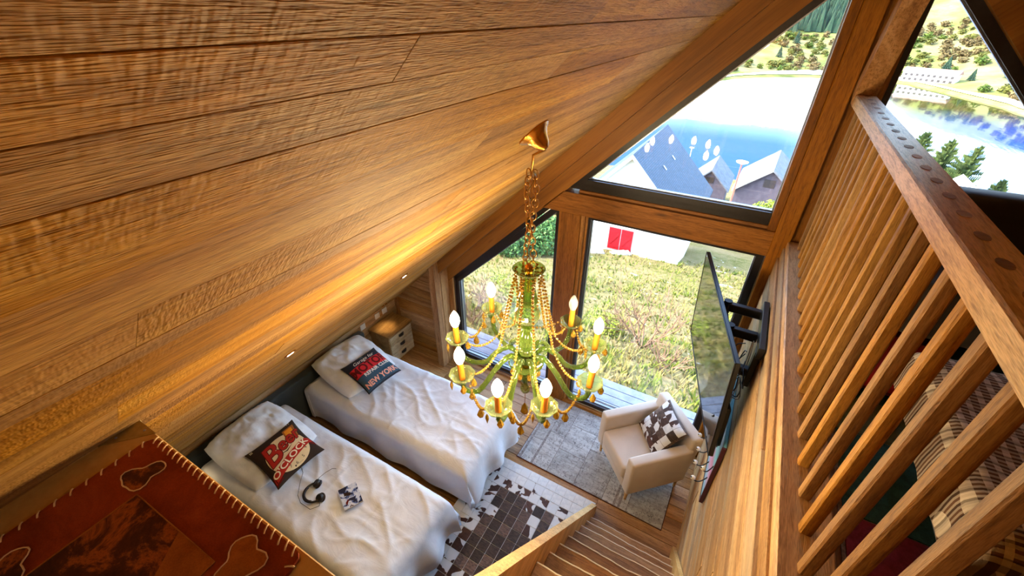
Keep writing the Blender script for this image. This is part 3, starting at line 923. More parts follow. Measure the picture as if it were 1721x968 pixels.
# ---- armchair
ch = thing('armchair', 'beige upholstered armchair turned towards the beds on the grey rug', 'armchair', (-.145, 2.965, .008), math.radians(-46))
MB().rbox(-.33, -.225, -.33, .30, .15, .60, .022, 3).build('armrest', M['chairfab'], ch, 40)
MB().rbox(.225, .33, -.33, .30, .15, .60, .022, 3).build('armrest', M['chairfab'], ch, 40)
bk_ = MB().rbox(-.31, .31, -.06, .06, 0, .56, .03, 3)
bk_.xf(Matrix.Translation((0, .262, .17)) @ Matrix.Rotation(math.radians(-7), 4, 'X'))
bk_.build('backrest', M['chairfab'], ch, 40)
MB().rbox(-.222, .222, -.345, .22, .25, .43, .035, 4).build('seat_cushion', M['chairfab'], ch, 40)
MB().rbox(-.228, .228, -.325, .25, .14, .25, .012, 2).build('seat_base', M['chairfab'], ch, 40)
for sx_ in (-.28, .28):
    for sy_ in (-.29, .25):
        MB().lathe([(.012, 0), (.022, .15)], 12, (sx_, sy_, 0)).build('leg', M['pale'], ch, 40)

# ---- cowhide pieces
def hide(name, c1, c2, mixed=None, th=.5):
    t = NT(name); rnd = t.rand()
    cx = t.n('CombineXYZ'); t.set(cx.inputs[0], t.math('MULTIPLY', rnd, 61.)); t.set(cx.inputs[1], t.math('MULTIPLY', rnd, 23.))
    co = t.vmath('ADD', t.coord(), cx.outputs[0])
    f = t.noise(t.mapping(co, (30, 80, 30)), 1.0, 4, .65, .4)
    col = t.ramp(f, [(.3, c1), (.7, c2)])
    hv = t.n('HueSaturation'); t.set(hv.inputs['Color'], col); t.set(hv.inputs['Value'], t.math('MULTIPLY_ADD', t.math('POWER', t.math('FRACT', t.math('MULTIPLY', rnd, 9.7)), 2.0), 1.5 if mixed is None else .6, .5 if mixed is None else .75))
    col = hv.outputs[0]
    if mixed is not None:
        g = t.noise(t.mapping(co, (7, 7, 7)), 1.0, 2, .5, .8)
        col = t.mix(t.ramp(g, [(th, (0, 0, 0, 1)), (th + .015, (1, 1, 1, 1))]), col, mixed)
    t.bsdf(col, .6, 0, t.bump(f, .25, .003), .3)
    return t.mat
M['hide_w'] = mottled('white_cowhide', lin(206, 208, 212), lin(232, 232, 232), 26, .7, .15, .003)
M['hide_d'] = hide('dark_cowhide', lin(36, 26, 24), lin(104, 82, 72))
M['hide_m'] = hide('piebald_cowhide', lin(52, 30, 24), lin(88, 54, 40), lin(220, 220, 222), .5)
M['hide_f'] = hide('flecked_cowhide', lin(60, 30, 30), lin(80, 42, 38), lin(216, 218, 222), .40)

cc = thing('throw_cushion', 'brown and white cowhide patchwork cushion leaning in the armchair', 'cushion', (-.03, 3.035, .62))
cc.rotation_euler = (math.radians(52), math.radians(0), math.radians(-46 - 10))
cu = Cushion(.42, .42, .13, .06)
cu.body(24).build('cover', M['hide_d'], cc, True)
for i in range(5):
    for j in range(5):
        u0, u1, v0, v1 = -.98 + .392 * i, -.98 + .392 * (i + 1) - .012, -.98 + .392 * j, -.98 + .392 * (j + 1) - .012
        g_ = MB().grid(lambda a_, b_: cu.pt(u0 + (u1 - u0) * a_, v0 + (v1 - v0) * b_, 1, .0025), 4, 4)
        g_.build('patch', M['hide_m'] if R.random() < .72 else R.choice([M['hide_d'], M['hide_w']]), cc, True)

# ---- cowhide rug
rug = thing('cowhide_rug', 'patchwork cowhide rug, white border and dark brown centre, beside the stairs', 'rug', (-.99, 1.45, 0))
MB().box(-.585, .60, -.90, .93, .0005, .005).build('felt_backing', M['hide_w'], rug)
NXR, NYR = 12, 18
pw, ph = 1.185 / NXR, 1.83 / NYR
hm = {k: MB().cbox(-pw / 2 + .0019, pw / 2 - .0019, -ph / 2 + .0019, ph / 2 - .0019, 0, .004, .0008).mesh('patch', M[k]) for k in ('hide_w', 'hide_d', 'hide_m', 'hide_f')}
for i in range(NXR):
    for j in range(NYR):
        e = min(i, NXR - 1 - i, (NYR - 1 - j))
        e += .9 * noise.noise((i * .45 + 3, j * .45, 1.0))
        r_ = R.random()
        k = 'hide_w' if e < 1.1 else ('hide_f' if e < 1.6 else ('hide_m' if e < 2.5 else 'hide_d'))
        if k == 'hide_w' and r_ < .08: k = 'hide_f'
        if k == 'hide_d' and r_ < .12: k = 'hide_m'
        place('patch', hm[k], rug, (-.585 + pw * (i + .5), -.90 + ph * (j + .5), .005))

# ---- grey vintage rug
t = NT('distressed_rug'); rnd = t.rand()
cx = t.n('CombineXYZ'); t.set(cx.inputs[0], t.math('MULTIPLY', rnd, 17.)); t.set(cx.inputs[1], t.math('MULTIPLY', rnd, 41.))
co = t.vmath('ADD', t.coord(), cx.outputs[0])
v_ = t.n('TexVoronoi', feature='DISTANCE_TO_EDGE'); t.set(v_.inputs['Vector'], t.mapping(co, (34, 34, 1))); v_.inputs['Scale'].default_value = 1.0; v_.inputs['Randomness'].default_value = .75
w_ = t.n('TexWave'); t.set(w_.inputs['Vector'], co); w_.inputs['Scale'].default_value = 6; w_.inputs['Distortion'].default_value = 9; w_.inputs['Detail'].default_value = 3; w_.inputs['Detail Scale'].default_value = 3
orn = t.math('MULTIPLY', t.ramp(v_.outputs['Distance'], [(.03, (1, 1, 1, 1)), (.10, (0, 0, 0, 1))]), t.ramp(w_.outputs['Fac'], [(.35, (0, 0, 0, 1)), (.6, (1, 1, 1, 1))]))
wear = t.ramp(t.noise(t.mapping(co, (7, 16, 7)), 1.0, 6, .7, .5), [(.36, (0, 0, 0, 1)), (.62, (1, 1, 1, 1))])
col = t.ramp(t.noise(t.mapping(co, (5, 22, 5)), 1.0, 6, .75, .4), [(.3, lin(136, 130, 126)), (.5, lin(170, 166, 162)), (.7, lin(196, 194, 192))])
col = t.mix(t.math('MULTIPLY', t.math('MULTIPLY', orn, wear), .8), col, lin(84, 78, 80))
hv = t.n('HueSaturation'); t.set(hv.inputs['Color'], col); t.set(hv.inputs['Value'], t.math('MULTIPLY_ADD', t.math('FRACT', t.math('MULTIPLY', rnd, 5.3)), .25, .82))
nz = t.noise(co, 300, 2, .5)
t.bsdf(hv.outputs[0], .95, 0, t.bump(nz, .4, .003), .1)
M['vintage'] = t.mat
M['binding'] = mottled('dark_red_binding', lin(70, 38, 36), lin(92, 54, 48), 90, .9, .2)
M['border'] = mottled('grey_brown_border', lin(96, 86, 84), lin(160, 152, 148), 55, .95, .2, .003, detail=6)
vr = thing('vintage_rug', 'distressed grey patchwork rug under the armchair', 'rug', (-.53, 2.92, 0), math.radians(-.8))
MB().box(-.775, .76, -.478, .47, .0005, .005).build('backing', M['binding'], vr)
cells = []
cxs = [-.77, -.60, -.42, -.12, .18, .42, .755]
for i in range(6):
    for (ya, yb) in ([(-.472, .0), (.0, .466)] if i % 2 else [(-.472, -.16), (-.16, .20), (.20, .466)]):
        cells.append((cxs[i], cxs[i + 1], ya, yb))
for (xa, xb, ya, yb) in cells:
    c = ((xa + xb) / 2, (ya + yb) / 2, .005)
    MB().cbox(xa - c[0] + .0015, xb - c[0] - .0015, ya - c[1] + .0015, yb - c[1] - .0015, 0, .0045, .001).build('patch', M['vintage'], vr).location = c
for xb_, ya, yb in ((-.60, -.47, .0), (-.545, .02, .46), (.30, -.47, .2), (.345, -.47, .2), (-.74, -.47, .46)):
    MB().box(xb_ - .012, xb_ + .012, ya, yb, .0085, .0104).build('border_strip', M['border'], vr)

# ================================================================== chandelier
CX, CY = -.734, 1.464
M['uranium'] = tinted_glass('yellow_green_glass', (.50, .72, .16, 1), .05, .34, .20)
M['palegreen'] = tinted_glass('pale_green_glass', (.78, .88, .50, 1), .04, .13, .18)
M['amberglass'] = tinted_glass('amber_crystal', (.90, .56, .08, 1), .05, .50, .34)
M['candle'] = plain('amber_candle_sleeve', lin(196, 112, 24), .45)
t = NT('lit_bulb'); em = t.n('Emission'); em.inputs[0].default_value = (1.0, .79, .45, 1); em.inputs[1].default_value = BULB
t.t.links.new(em.outputs[0], t.out.inputs[0]); M['bulb_on'] = t.mat
M['bulb_off'] = tinted_glass('frosted_bulb', (.86, .86, .86, 1), .25, .6)
chd = thing('chandelier', 'yellow green glass chandelier with eight candle bulbs and amber drops on a chain', 'chandelier', (CX, CY, 0))
def L3(p): return Vector((p[0] - CX, p[1] - CY, p[2]))
# ceiling canopy, tilted with the slope
up = Vector((NX, 0, NZ))
hook = Vector((0, 0, cz(CX)))
cc_ = MB().lathe([(.068, 0), (.068, -.006), (.060, -.014), (.050, -.02), (.036, -.040), (.026, -.064), (.012, -.078), (.001, -.080)], 22, hook, up)
cc_.build('ceiling_canopy', M['brass'], chd, 40)
tip = hook - up * .078
cord_top = Vector((0, 0, tip.z - .0))
MB().tube([tip, Vector((.004, 0, tip.z - .03)), Vector((0.0, 0, tip.z - .10))], .006, 8).build('stem', M['chainbrass'], chd, True)
# chain
ztop, zbot = tip.z - .09, 3.035
nl = 15
link = []
for s_ in (-1, 1):
    b = MB()
    for k in range(nl):
        z = ztop + (zbot - ztop) * (k + .5) / nl
        hh = (ztop - zbot) / nl * .68
        ang = (k % 2) * PI / 2 + .4 * s_ + .25 * noise.noise((k * 1.3, s_, 0))
        pts = []
        for q in range(12):
            a_ = 2 * PI * q / 12
            rx, rz_ = .0135 * math.cos(a_), hh * math.sin(a_)
            pts.append(Vector((s_ * (.014 + .006 * math.sin(k * .6)) + rx * math.cos(ang), rx * math.sin(ang), z + rz_)))
        b.tube(pts, .0030, 6, closed=True)
    b.build('chain', M['chainbrass'], chd, True)
MB().tube([Vector((.012 * math.sin(k * 1.1), .012 * math.cos(k * .9), ztop + (zbot - ztop) * k / 20)) for k in range(21)], .0022, 5).build('supply_wire', M['amberglass'], chd, True)
# column
b = MB()
b.lathe([(.010, 3.05), (.018, 3.04), (.022, 3.02), (.016, 3.0), (.009, 2.985), (.009, 2.90)], 14).build('cap', M['brass'], chd, 40)
MB().lathe([(.014, 3.0), (.046, 3.003), (.066, 3.012), (.076, 3.026), (.074, 3.028), (.062, 3.016), (.044, 3.008), (.014, 3.005)], 24).build('top_dish', M['palegreen'], chd, True)
for k in range(12):
    a_ = 2 * PI * k / 12
    pass
MB().lathe([(0.0156, 2.99), (0.0260, 2.97), (0.0312, 2.94), (0.0364, 2.90), (0.0442, 2.87), (0.0494, 2.85), (0.0390, 2.83), (0.0182, 2.825)], 16).build('column_sleeve', M['uranium'], chd, 30)
MB().lathe([(0.0156, 2.822), (0.0442, 2.81), (0.0611, 2.785), (0.0637, 2.765), (0.0520, 2.735), (0.0234, 2.718)], 12).build('faceted_ball', M['palegreen'], chd, False)
MB().lathe([(0.0182, 2.716), (0.0338, 2.70), (0.0286, 2.68), (0.0390, 2.655), (0.0468, 2.62), (0.0390, 2.585), (0.0234, 2.57)], 14).build('baluster_glass', M['uranium'], chd, 30)
MB().lathe([(0.0156, 2.568), (0.0351, 2.556), (0.0416, 2.535), (0.0338, 2.515), (0.0156, 2.505)], 16).build('small_ball', M['uranium'], chd, True)
MB().lathe([(.016, 2.505), (.020, 2.49), (.020, 2.45), (.024, 2.44), (.020, 2.42)], 14).build('brass_hub', M['brass'], chd, 40)
MB().lathe([(0.0260, 2.418), (0.0715, 2.425), (0.0910, 2.448), (0.0936, 2.455), (0.0858, 2.452), (0.0650, 2.432), (0.0260, 2.424)], 24).build('receiver_dish', M['uranium'], chd, True)
MB().lathe([(0.0104, 2.42), (0.0234, 2.40), (0.0390, 2.365), (0.0338, 2.335), (0.0156, 2.31), (0.0052, 2.30)], 14).build('lower_bulb', M['uranium'], chd, 30)
MB().lathe([(0.0052, 2.30), (0.0156, 2.285), (0.0286, 2.262), (0.0234, 2.24), (0.0052, 2.225)], 8).build('finial_ball', M['palegreen'], chd)
MB().lathe([(.002, 2.225), (.002, 2.14)], 6).build('finial_wire', M['brass'], chd)

BP = [(-1.114, 1.740), (-1.132, 1.407), (-.949, 1.192), (-.689, 1.108), (-.508, 1.211), (-.381, 1.456), (-.455, 1.731), (-.647, 1.855)]
ZB = 2.62
bob_z = 2.47
def bez(P, n):
    out = []
    m = len(P)
    for s_ in range(m - 1):
        p0 = P[max(s_ - 1, 0)]; p1 = P[s_]; p2 = P[s_ + 1]; p3 = P[min(s_ + 2, m - 1)]
        for k in range(n):
            u = k / n
            out.append(.5 * ((2 * p1) + (-p0 + p2) * u + (2 * p0 - 5 * p1 + 4 * p2 - p3) * u * u + (-p0 + 3 * p1 - 3 * p2 + p3) * u ** 3))
    out.append(P[-1])
    return out
drop_prof = [(.0005, 0), (.005, -.008), (.014, -.028), (.0165, -.038), (.012, -.050), (.0008, -.058)]
drop_me = MB().lathe(drop_prof, 6).mesh('crystal_drop', M['amberglass'])
long_me = MB().lathe([(.0005, 0), (.0075, -.016), (.0085, -.034), (.0008, -.066)], 6).mesh('crystal_drop', M['amberglass'])
def drop(loc, me=drop_me, sc=1.0):
    place('crystal_drop', me, chd, loc, (0, 0, R.uniform(0, 3)), (sc, sc, sc))
def garland(p0, p1, sag, n, r=.0075, taper=True, name='bead_garland'):
    b = MB(); p0 = Vector(p0); p1 = Vector(p1)
    for k in range(n + 1):
        u = k / n
        p = p0.lerp(p1, u); p.z -= sag * 4 * u * (1 - u)
        b.ball(p, r * (1 + .25 * math.sin(PI * u)), 1, (1, 1, .9))
    b.tube([p0.lerp(p1, k / 10) - Vector((0, 0, sag * 4 * (k / 10) * (1 - k / 10))) for k in range(11)], .0009, 4)
    return b.build(name, M['amberglass'], chd, True)
tops = []
for k, (bx, by) in enumerate(BP):
    d = Vector((bx - CX, by - CY, 0)); L = d.length; d.normalize()
    P = [d * .018 + Vector((0, 0, 2.46)), d * .05 + Vector((0, 0, 2.505)), d * .10 + Vector((0, 0, 2.525)), d * .165 + Vector((0, 0, 2.47)), d * .235 + Vector((0, 0, 2.375)), d * (L - .07) + Vector((0, 0, 2.345)), d * (L - .01) + Vector((0, 0, 2.385)), d * L + Vector((0, 0, 2.455))]
    path = bez(P, 6)
    arm = MB().tube(path, .0135, 10)
    a = arm.build('arm', M['uranium'], chd, True)
    # twisted rope lines on the arm
    tw = []
    b = MB()
    for ph in (0, PI):
        pts = []
        for q in range(len(path)):
            p = path[q]; dd = (path[min(q + 1, len(path) - 1)] - path[max(q - 1, 0)]).normalized()
            s1 = Vector((-d.y, d.x, 0)); s2 = dd.cross(s1)
            an = ph + q * .85
            pts.append(p + (s1 * math.cos(an) + s2 * math.sin(an)) * .0128)
        b.tube(pts, .0034, 5)
    b.build('twisted_ridge', M['palegreen'], a, True)
    e = d * L
    lean = d * .035 if True else Vector()
    bz = 2.468
    bo = MB()
    prof = [(.008, -.02), (.014, -.012), (.03, -.006), (.052, .010), (.064, .030), (.062, .031), (.05, .014), (.03, 0), (.010, -.004)]
    n = 24
    vs = []
    for (r_, z_) in prof:
        for q in range(n):
            an = 2 * PI * q / n
            rr = r_ * (1 + (.05 if r_ > .05 else 0) * math.cos(8 * an))
            vs.append((e.x + rr * math.cos(an), e.y + rr * math.sin(an), bz + z_))
    fs = [(i * n + q, i * n + (q + 1) % n, (i + 1) * n + (q + 1) % n, (i + 1) * n + q) for i in range(len(prof) - 1) for q in range(n)]
    bo.add(vs, fs).build('bobeche', M['palegreen'], chd, True)
    c0 = Vector((e.x, e.y, bz - .004)); c1 = Vector((bx - CX, by - CY, ZB - .045))
    tl = (noise.random_unit_vector() * .004) if False else Vector((d.x * .006, d.y * .006, 0))
    sl = MB().tube([c0, c1 + tl], .0155, 14).build('candle_sleeve', M['candle'], chd, 40)
    on = k != 7
    bu = MB().lathe([(.010, -.05), (.015, -.044), (.021, -.03), (.026, -.012), (.026, .004), (.020, .024), (.011, .042), (.002, .054)], 12, (bx - CX + tl.x, by - CY + tl.y, ZB))
    bo_ = bu.build('bulb', M['bulb_on' if on else 'bulb_off'], chd, True)
    if not on: bo_['label'] = 'unlit clear bulb'
    tops.append(Vector((e.x, e.y, bz + .02)))
    for q in range(5):
        an = 2 * PI * (q + .3) / 5
        drop((e.x + .058 * math.cos(an), e.y + .058 * math.sin(an), bz + .018 - .01), long_me if q % 2 else drop_me, 1.0)
    # bead string from the top dish down to the arm end
    u_ = d * .06 + Vector((0, 0, 3.02))
    garland(u_, d * .15 + Vector((0, 0, 2.60)), .02, 22, .0072)
    garland(d * .15 + Vector((0, 0, 2.60)), e - d * .05 + Vector((0, 0, bz + .01)), .05, 14, .0068)
for k in range(8):
    a_ = tops[k]; b_ = tops[(k + 1) % 8]
    dd = (b_ - a_).normalized() * .055
    mid = (a_ + b_) / 2
    p0, p1 = a_ + dd, b_ - dd
    sag = .12 if k in (2, 3, 4) else .09
    garland(p0, p1, sag, 18, .0074)
    drop((mid.x, mid.y, (p0.z + p1.z) / 2 - sag - .004), drop_me, 1.15)
    drop((p0.lerp(p1, .12).x, p0.lerp(p1, .12).y, p0.z - sag * .42 - .004), drop_me, 1.0)
for k in range(8):
    an = 2 * PI * k / 8
    drop((.07 * math.cos(an), .07 * math.sin(an), 2.445), drop_me, 1.05)
for k in range(6):
    an = 2 * PI * k / 6 + .4
    garland((.062 * math.cos(an), .062 * math.sin(an), 3.02), (.045 * math.cos(an), .045 * math.sin(an), 2.80), -.012, 13, .0066)
drop((0, 0, 2.142), drop_me, 1.6)
garland((.07, 0, 2.44), (0, 0, 2.24), .03, 9, .005)
garland((-.07, 0, 2.44), (0, 0, 2.24), .03, 9, .005)

# ================================================================== recessed ceiling spots
t = NT('spot_lens'); em = t.n('Emission'); em.inputs[0].default_value = (1, .82, .55, 1); em.inputs[1].default_value = 30.0
t.t.links.new(em.outputs[0], t.out.inputs[0]); M['lens'] = t.mat
def ceiling_spot(x, y, label, watts, ang=150, aim=None):
    s_ = thing('ceiling_spot', label, 'spotlight', (x, y, cz(x)), group='recessed spots in the sloping ceiling')
    n_ = Vector((NX, 0, NZ))
    MB().lathe([(.024, -.006), (.036, -.009), (.040, -.006), (.040, 0)], 20, (0, 0, 0), n_).build('bezel', M['brass'], s_, 40)
    MB().lathe([(.0, -.0065), (.024, -.0065)], 20, (0, 0, 0), n_, caps=False).build('lens', M['lens'], s_)
    ld = bpy.data.lights.new('spot_lamp', 'SPOT'); ld.energy = watts; ld.color = (1, .72, .36); ld.spot_size = math.radians(ang); ld.spot_blend = 1.0; ld.shadow_soft_size = .03
    lo = bpy.data.objects.new('spot_lamp', ld); COL.objects.link(lo); lo.parent = s_; lo.location = -n_ * .02
    lo.rotation_euler = (Vector(aim) if aim else -n_).to_track_quat('-Z', 'Y').to_euler()
ceiling_spot(-2.206, 1.056, 'small lit spot set in the ceiling boards above the near bed', SPOTW)
ceiling_spot(-2.18, 2.10, 'small lit spot set in the ceiling boards above the far bed', SPOTW)
ceiling_spot(-3.52, 2.98, 'small lit spot low in the ceiling over the nightstand', SPOTN, 50, (-.16, -.02, -1))
ceiling_spot(-3.45, .42, 'small lit spot low in the ceiling at the near end of the headboard', SPOTN, 70, (0, 0, -1))

# unseen globe lamp added behind the camera to brighten the near ceiling
wl = thing('added_fill_lamp', 'added unseen fill lamp on the gable wall behind the stair head', 'lamp', (-.35, -2.6, 3.55))
MB().lathe([(.06, 0), (.06, .02), (.02, .03), (.02, .09)], 20, (0, 0, 0), (0, 1, 0)).build('bracket', M['brass'], wl, 40)  # bracket of the added fill lamp
t = NT('fill_globe'); em = t.n('Emission'); em.inputs[0].default_value = (1, .80, .48, 1); em.inputs[1].default_value = ADDED_FILL
t.t.links.new(em.outputs[0], t.out.inputs[0])
_g = MB(); _g.ball((0, .18, 0), .10, 2); _g.build('added_globe', t.mat, wl, True)

# ================================================================== props on the walls and the mezzanine
# ---- television on a swivel arm
A_, B_, C_, D_ = Vector((-.109, 3.368, 2.4)), Vector((.231, 2.094, 2.4)), Vector((.29, 2.069, 1.6)), Vector((-.033, 3.328, 1.6))
tc = (A_ + B_ + C_ + D_) / 4
X_ = ((B_ - A_) + (C_ - D_)).normalized(); Z_ = ((A_ - D_) + (B_ - C_)).normalized(); Y_ = Z_.cross(X_).normalized(); Z_ = X_.cross(Y_).normalized()
tvm = Matrix((X_, Y_, Z_)).transposed().to_4x4()
tv = thing('television', 'large flat television swung out from the plank wall on a black arm', 'television', tc)
tv.rotation_euler = tvm.to_euler()
M['screen'] = plain('glossy_black_screen', lin(8, 9, 10), .04, 0, .9)
M['tvback'] = mottled('tv_back_plastic', lin(24, 27, 32), lin(34, 38, 44), 120, .38, .04)
MB().cbox(-.659, .659, 0, .028, -.40, .40, .004).build('casing', M['tvback'], tv)
MB().box(-.652, .652, -.0015, -.0002, -.388, .393).build('screen', M['screen'], tv)
offset_ring([(-.66, -.402), (.66, -.402), (.66, .402), (-.66, .402)], [(-.652, -.388), (.652, -.388), (.652, .394), (-.652, .394)], -.004, .0).build('bezel', M['black'], tv)
MB().rbox(.02, .60, .028, .075, -.37, -.02, .016, 3).build('rear_housing', M['tvback'], tv, 40)
MB().cbox(-.22, -.17, .028, .045, -.30, .30, .003).cbox(.17, .22, .028, .045, -.30, .30, .003).build('mount_rail', M['black'], tv)
MB().lathe([(.016, 0), (.019, .02), (.02, .05)], 14, (.45, .03, -.12), (0, 1, 0)).build('connector', M['brass'], tv, 40)

mt = thing('tv_mount', 'black swivel wall bracket holding the television', 'bracket', (.378, 2.55, 2.3))
MB().cbox(-.042, -.008, -.29, .25, .03, .105, .004).build('wall_bar', M['black'], mt)
MB().cbox(-.045, -.012, -.26, -.18, -.22, .05, .004).build('wall_plate', M['black'], mt)
def arm_x(y): return .231 - (y - 2.094) * .2665 + .075
for y, z in ((2.74, 2.33), (2.56, 2.27), (2.34, 2.16)):
    MB().cbox(arm_x(y) - .378, -.03, y - 2.55 - .022, y - 2.55 + .022, z - 2.3 - .03, z - 2.3 + .03, .005).build('arm', M['black'], mt)
    MB().lathe([(.026, -.045), (.026, .045)], 14, (arm_x(y) - .378, y - 2.55, z - 2.3)).build('pivot', M['black'], mt, 40)
    MB().lathe([(.006, 0), (.006, .006)], 8, (-.03, y - 2.55, z - 2.3 + .052)).build('bolt', M['alu'], mt)
MB().beam((arm_x(2.74) - .378, .19, -.02), (arm_x(2.34) - .378, -.21, -.14), .02, .06).build('carrier', M['black'], mt)
cab = thing('cables', 'tangle of black cables hanging behind the television', 'cables', (.36, 2.4, 2.0))
rc = random.Random(5)
for k in range(7):
    p = [Vector((-.05 - .02 * rc.random(), .10 - .06 * k + .05 * rc.random(), .22))]
    for q in range(7):
        p.append(Vector((-.035 - .09 * rc.random(), .05 - .05 * k + .22 * (rc.random() - .5), .18 - q * .085)))
    MB().tube(bez(p, 5), .0035, 6).build('cable', M['black'], cab, True)
for k in range(2):
    MB().tube(bez([Vector((-.03, .1 + .1 * k, .28)), Vector((-.02, .06 + .1 * k, .1)), Vector((-.03, .03, -.2)), Vector((-.02, 0, -.42))], 6), .004, 6).build('cable', M['socket'], cab, True)

# ---- coat rack with knob hooks
t = NT('painted_rack_board'); co = t.coord()
sp = t.n('SeparateXYZ'); t.set(sp.inputs[0], co)
f = t.math('ADD', t.math('MULTIPLY', sp.outputs[2], 1.6), t.math('MULTIPLY', t.noise(t.mapping(co, (3, 5, 9)), 1, 3, .5), .35))
col = t.ramp(f, [(-.0, lin(190, 226, 220)), (.12, lin(120, 200, 206)), (.30, lin(150, 196, 222)), (.42, lin(214, 160, 190)), (.55, lin(196, 120, 160)), (.7, lin(120, 190, 204))])
t.bsdf(col, .35, 0, None, .5); M['rackpaint'] = t.mat
rk = thing('coat_rack', 'pastel painted coat rack board with black hooks and white knobs under the television', 'coat rack', (.371, 2.1, 1.12))
MB().cbox(-.022, 0, .012, .85, 0, .58, .003).build('board', M['rackpaint'], rk)
MB().cbox(-.026, 0, -.003, .011, -.006, .586, .002).build('edge_trim', plain('maroon_edge', lin(70, 22, 40), .5), rk)
MB().cbox(-.026, 0, -.003, .85, -.02, -.006, .002).build('edge_trim', bpy.data.materials['maroon_edge'], rk)
for (kx, ky, kz) in ((.27, 2.165, 1.237), (.27, 2.361, 1.167), (.27, 2.488, 1.17), (.27, 2.742, 1.05), (.30, 2.125, 1.42)):
    p0 = Vector((-.022, ky - 2.1 + .02, kz - 1.12 + .04)); p1 = Vector((kx - .376, ky - 2.1, kz - 1.12))
    h_ = MB().tube(bez([p0, p0.lerp(p1, .4) + Vector((0, 0, -.045)), p0.lerp(p1, .8) + Vector((0, 0, -.035)), p1], 6), .004, 8).build('hook', M['black'], rk, True)
    kb = MB(); kb.ball(p1, .017, 2); kb.build('knob', M['socket'], h_, True)
    MB().ball(p1 + Vector((-.0125, -.006, .009)), .006, 1).build('knob_cap', M['black'], h_, True)

# ---- chest on the landing with a hide mat
M['chest'] = mottled('tan_lacquered_chest', lin(176, 134, 74), lin(192, 150, 88), 40, .45, .08, .003)
cs = thing('chest', 'tan lacquered chest with brass corners at the head of the stairs', 'chest', (-.957, -.08, 2.46))
MB().cbox(-.455, .46, -.27, .257, 0, .45, .004).build('body', M['chest'], cs)
MB().cbox(-.463, .475, -.28, .267, .451, .473, .003).build('lid', M['chest'], cs)
pl = M['brass']
M['bracket'] = mottled('aged_brass_bracket', lin(150, 122, 70), lin(172, 142, 86), 60, .4, .1, .002, .6)
MB().prism([(-.4635, .2675), (-.4635, .16), (-.37, .2675)], 2, .473, .4745).prism([(-.4635, .2675), (-.4635, .16), (-.4655, .16), (-.4655, .27)], 2, .40, .4745).build('corner_bracket', M['bracket'], cs)
for q in ((-.453, .20), (-.41, .256)):
    MB().lathe([(.004, .4745), (.0035, .4757), (.001, .476)], 10, (q[0], q[1], 0)).build('screw', M['alu'], cs)
def hidemat(name, stops, sc=14, bd=.5):
    t = NT(name); co = t.coord()
    f = t.noise(co, sc, 6, .7, .5); g = t.noise(co, 260, 3, .7)
    col = t.ramp(f, stops)
    col = t.mix(.45, col, t.ramp(g, [(.3, (.5, .5, .5, 1)), (.7, (1.1, 1.1, 1.1, 1))]), 'MULTIPLY')
    t.bsdf(col, .9, 0, t.bump(g, bd, .003), .15)
    return t.mat
M['mat_red'] = hidemat('rust_hide', [(.3, lin(106, 42, 18)), (.55, lin(142, 60, 26)), (.75, lin(160, 76, 34))], 6)
M['mat_dark'] = hidemat('streaked_hide', [(.34, lin(54, 30, 22)), (.5, lin(84, 46, 28)), (.58, lin(160, 86, 36)), (.66, lin(70, 38, 24))], 9)
M['mat_tan'] = hidemat('tan_hide', [(.3, lin(134, 74, 26)), (.6, lin(166, 98, 38)), (.75, lin(120, 64, 24))], 12)
M['thread'] = plain('pale_thread', lin(206, 170, 124), .8)
ht = thing('hide_mat', 'rust brown hide mat with stitched edge and leaf patches on the chest', 'mat', (-.972, -.08, 2.9335))
x0, x1, y0, y1 = -.335, .322, -.26, .256
pts = []
def edge_line(a, b, n, amp):
    out = []
    for k in range(n):
        u = k / n
        p = Vector(a).lerp(Vector(b), u)
        e = (Vector(b) - Vector(a)).normalized(); nn = Vector((e.y, -e.x))
        out.append(p + nn * amp * abs(math.sin(u * n * PI / 2 + .3)))
    return out
ring = edge_line((x0, y0), (x1, y0), 30, .003) + edge_line((x1, y0), (x1, y1 - .02), 30, .003) + [Vector((x1 - .004, y1 - .008)), Vector((x1 - .015, y1))] + edge_line((x1 - .02, y1), (x0 + .02, y1), 40, .003) + [Vector((x0 + .008, y1 - .006))] + edge_line((x0, y1 - .02), (x0, y0), 30, .003)
MB().prism([(p.x, p.y) for p in ring], 2, 0, .011).build('hide', M['mat_red'], ht)
inner = [(-.172, .142), (.162, .148), (.165, -.2), (-.172, -.2)]
ip = MB().prism(inner, 2, .011, .0135).build('centre_panel', M['mat_dark'], ht)
MB().prism([(.02, .146), (.162, .148), (.164, .02), (.10, .03)], 2, .0135, .0148).build('patch', M['mat_tan'], ip)
MB().tube([Vector((x, y, .0145)) for x, y in inner], .0022, 6, closed=True).build('seam', M['mat_tan'], ip, True)
def leaf(cx, cy, w, h, rot, mat, nm='leaf_patch'):
    P = []
    for k in range(28):
        a_ = 2 * PI * k / 28
        r_ = 1 + .22 * math.cos(3 * a_ + .6) + .10 * math.cos(5 * a_)
        u, v = w * r_ * math.cos(a_), h * r_ * math.sin(a_)
        P.append((cx + u * math.cos(rot) - v * math.sin(rot), cy + u * math.sin(rot) + v * math.cos(rot)))
    o = MB().prism(P, 2, .011, .0135).build(nm, mat, ht)
    MB().tube([Vector((x, y, .0138)) for x, y in P], .0018, 6, closed=True).build('leaf_stitch', M['thread'], o, True)
leaf(-.222, .175, .035, .048, -.5, M['mat_dark'])
leaf(.212, .18, .045, .050, .6, M['mat_tan'])
leaf(-.225, -.10, .04, .05, .4, M['mat_dark'])
st = MB().tube([(-.010, 0, -.004), (-.009, 0, .003), (-.003, 0, .0055), (.006, 0, .005), (.010, 0, .002)], .0020, 6)
stm = st.mesh('stitch', M['thread'], True)
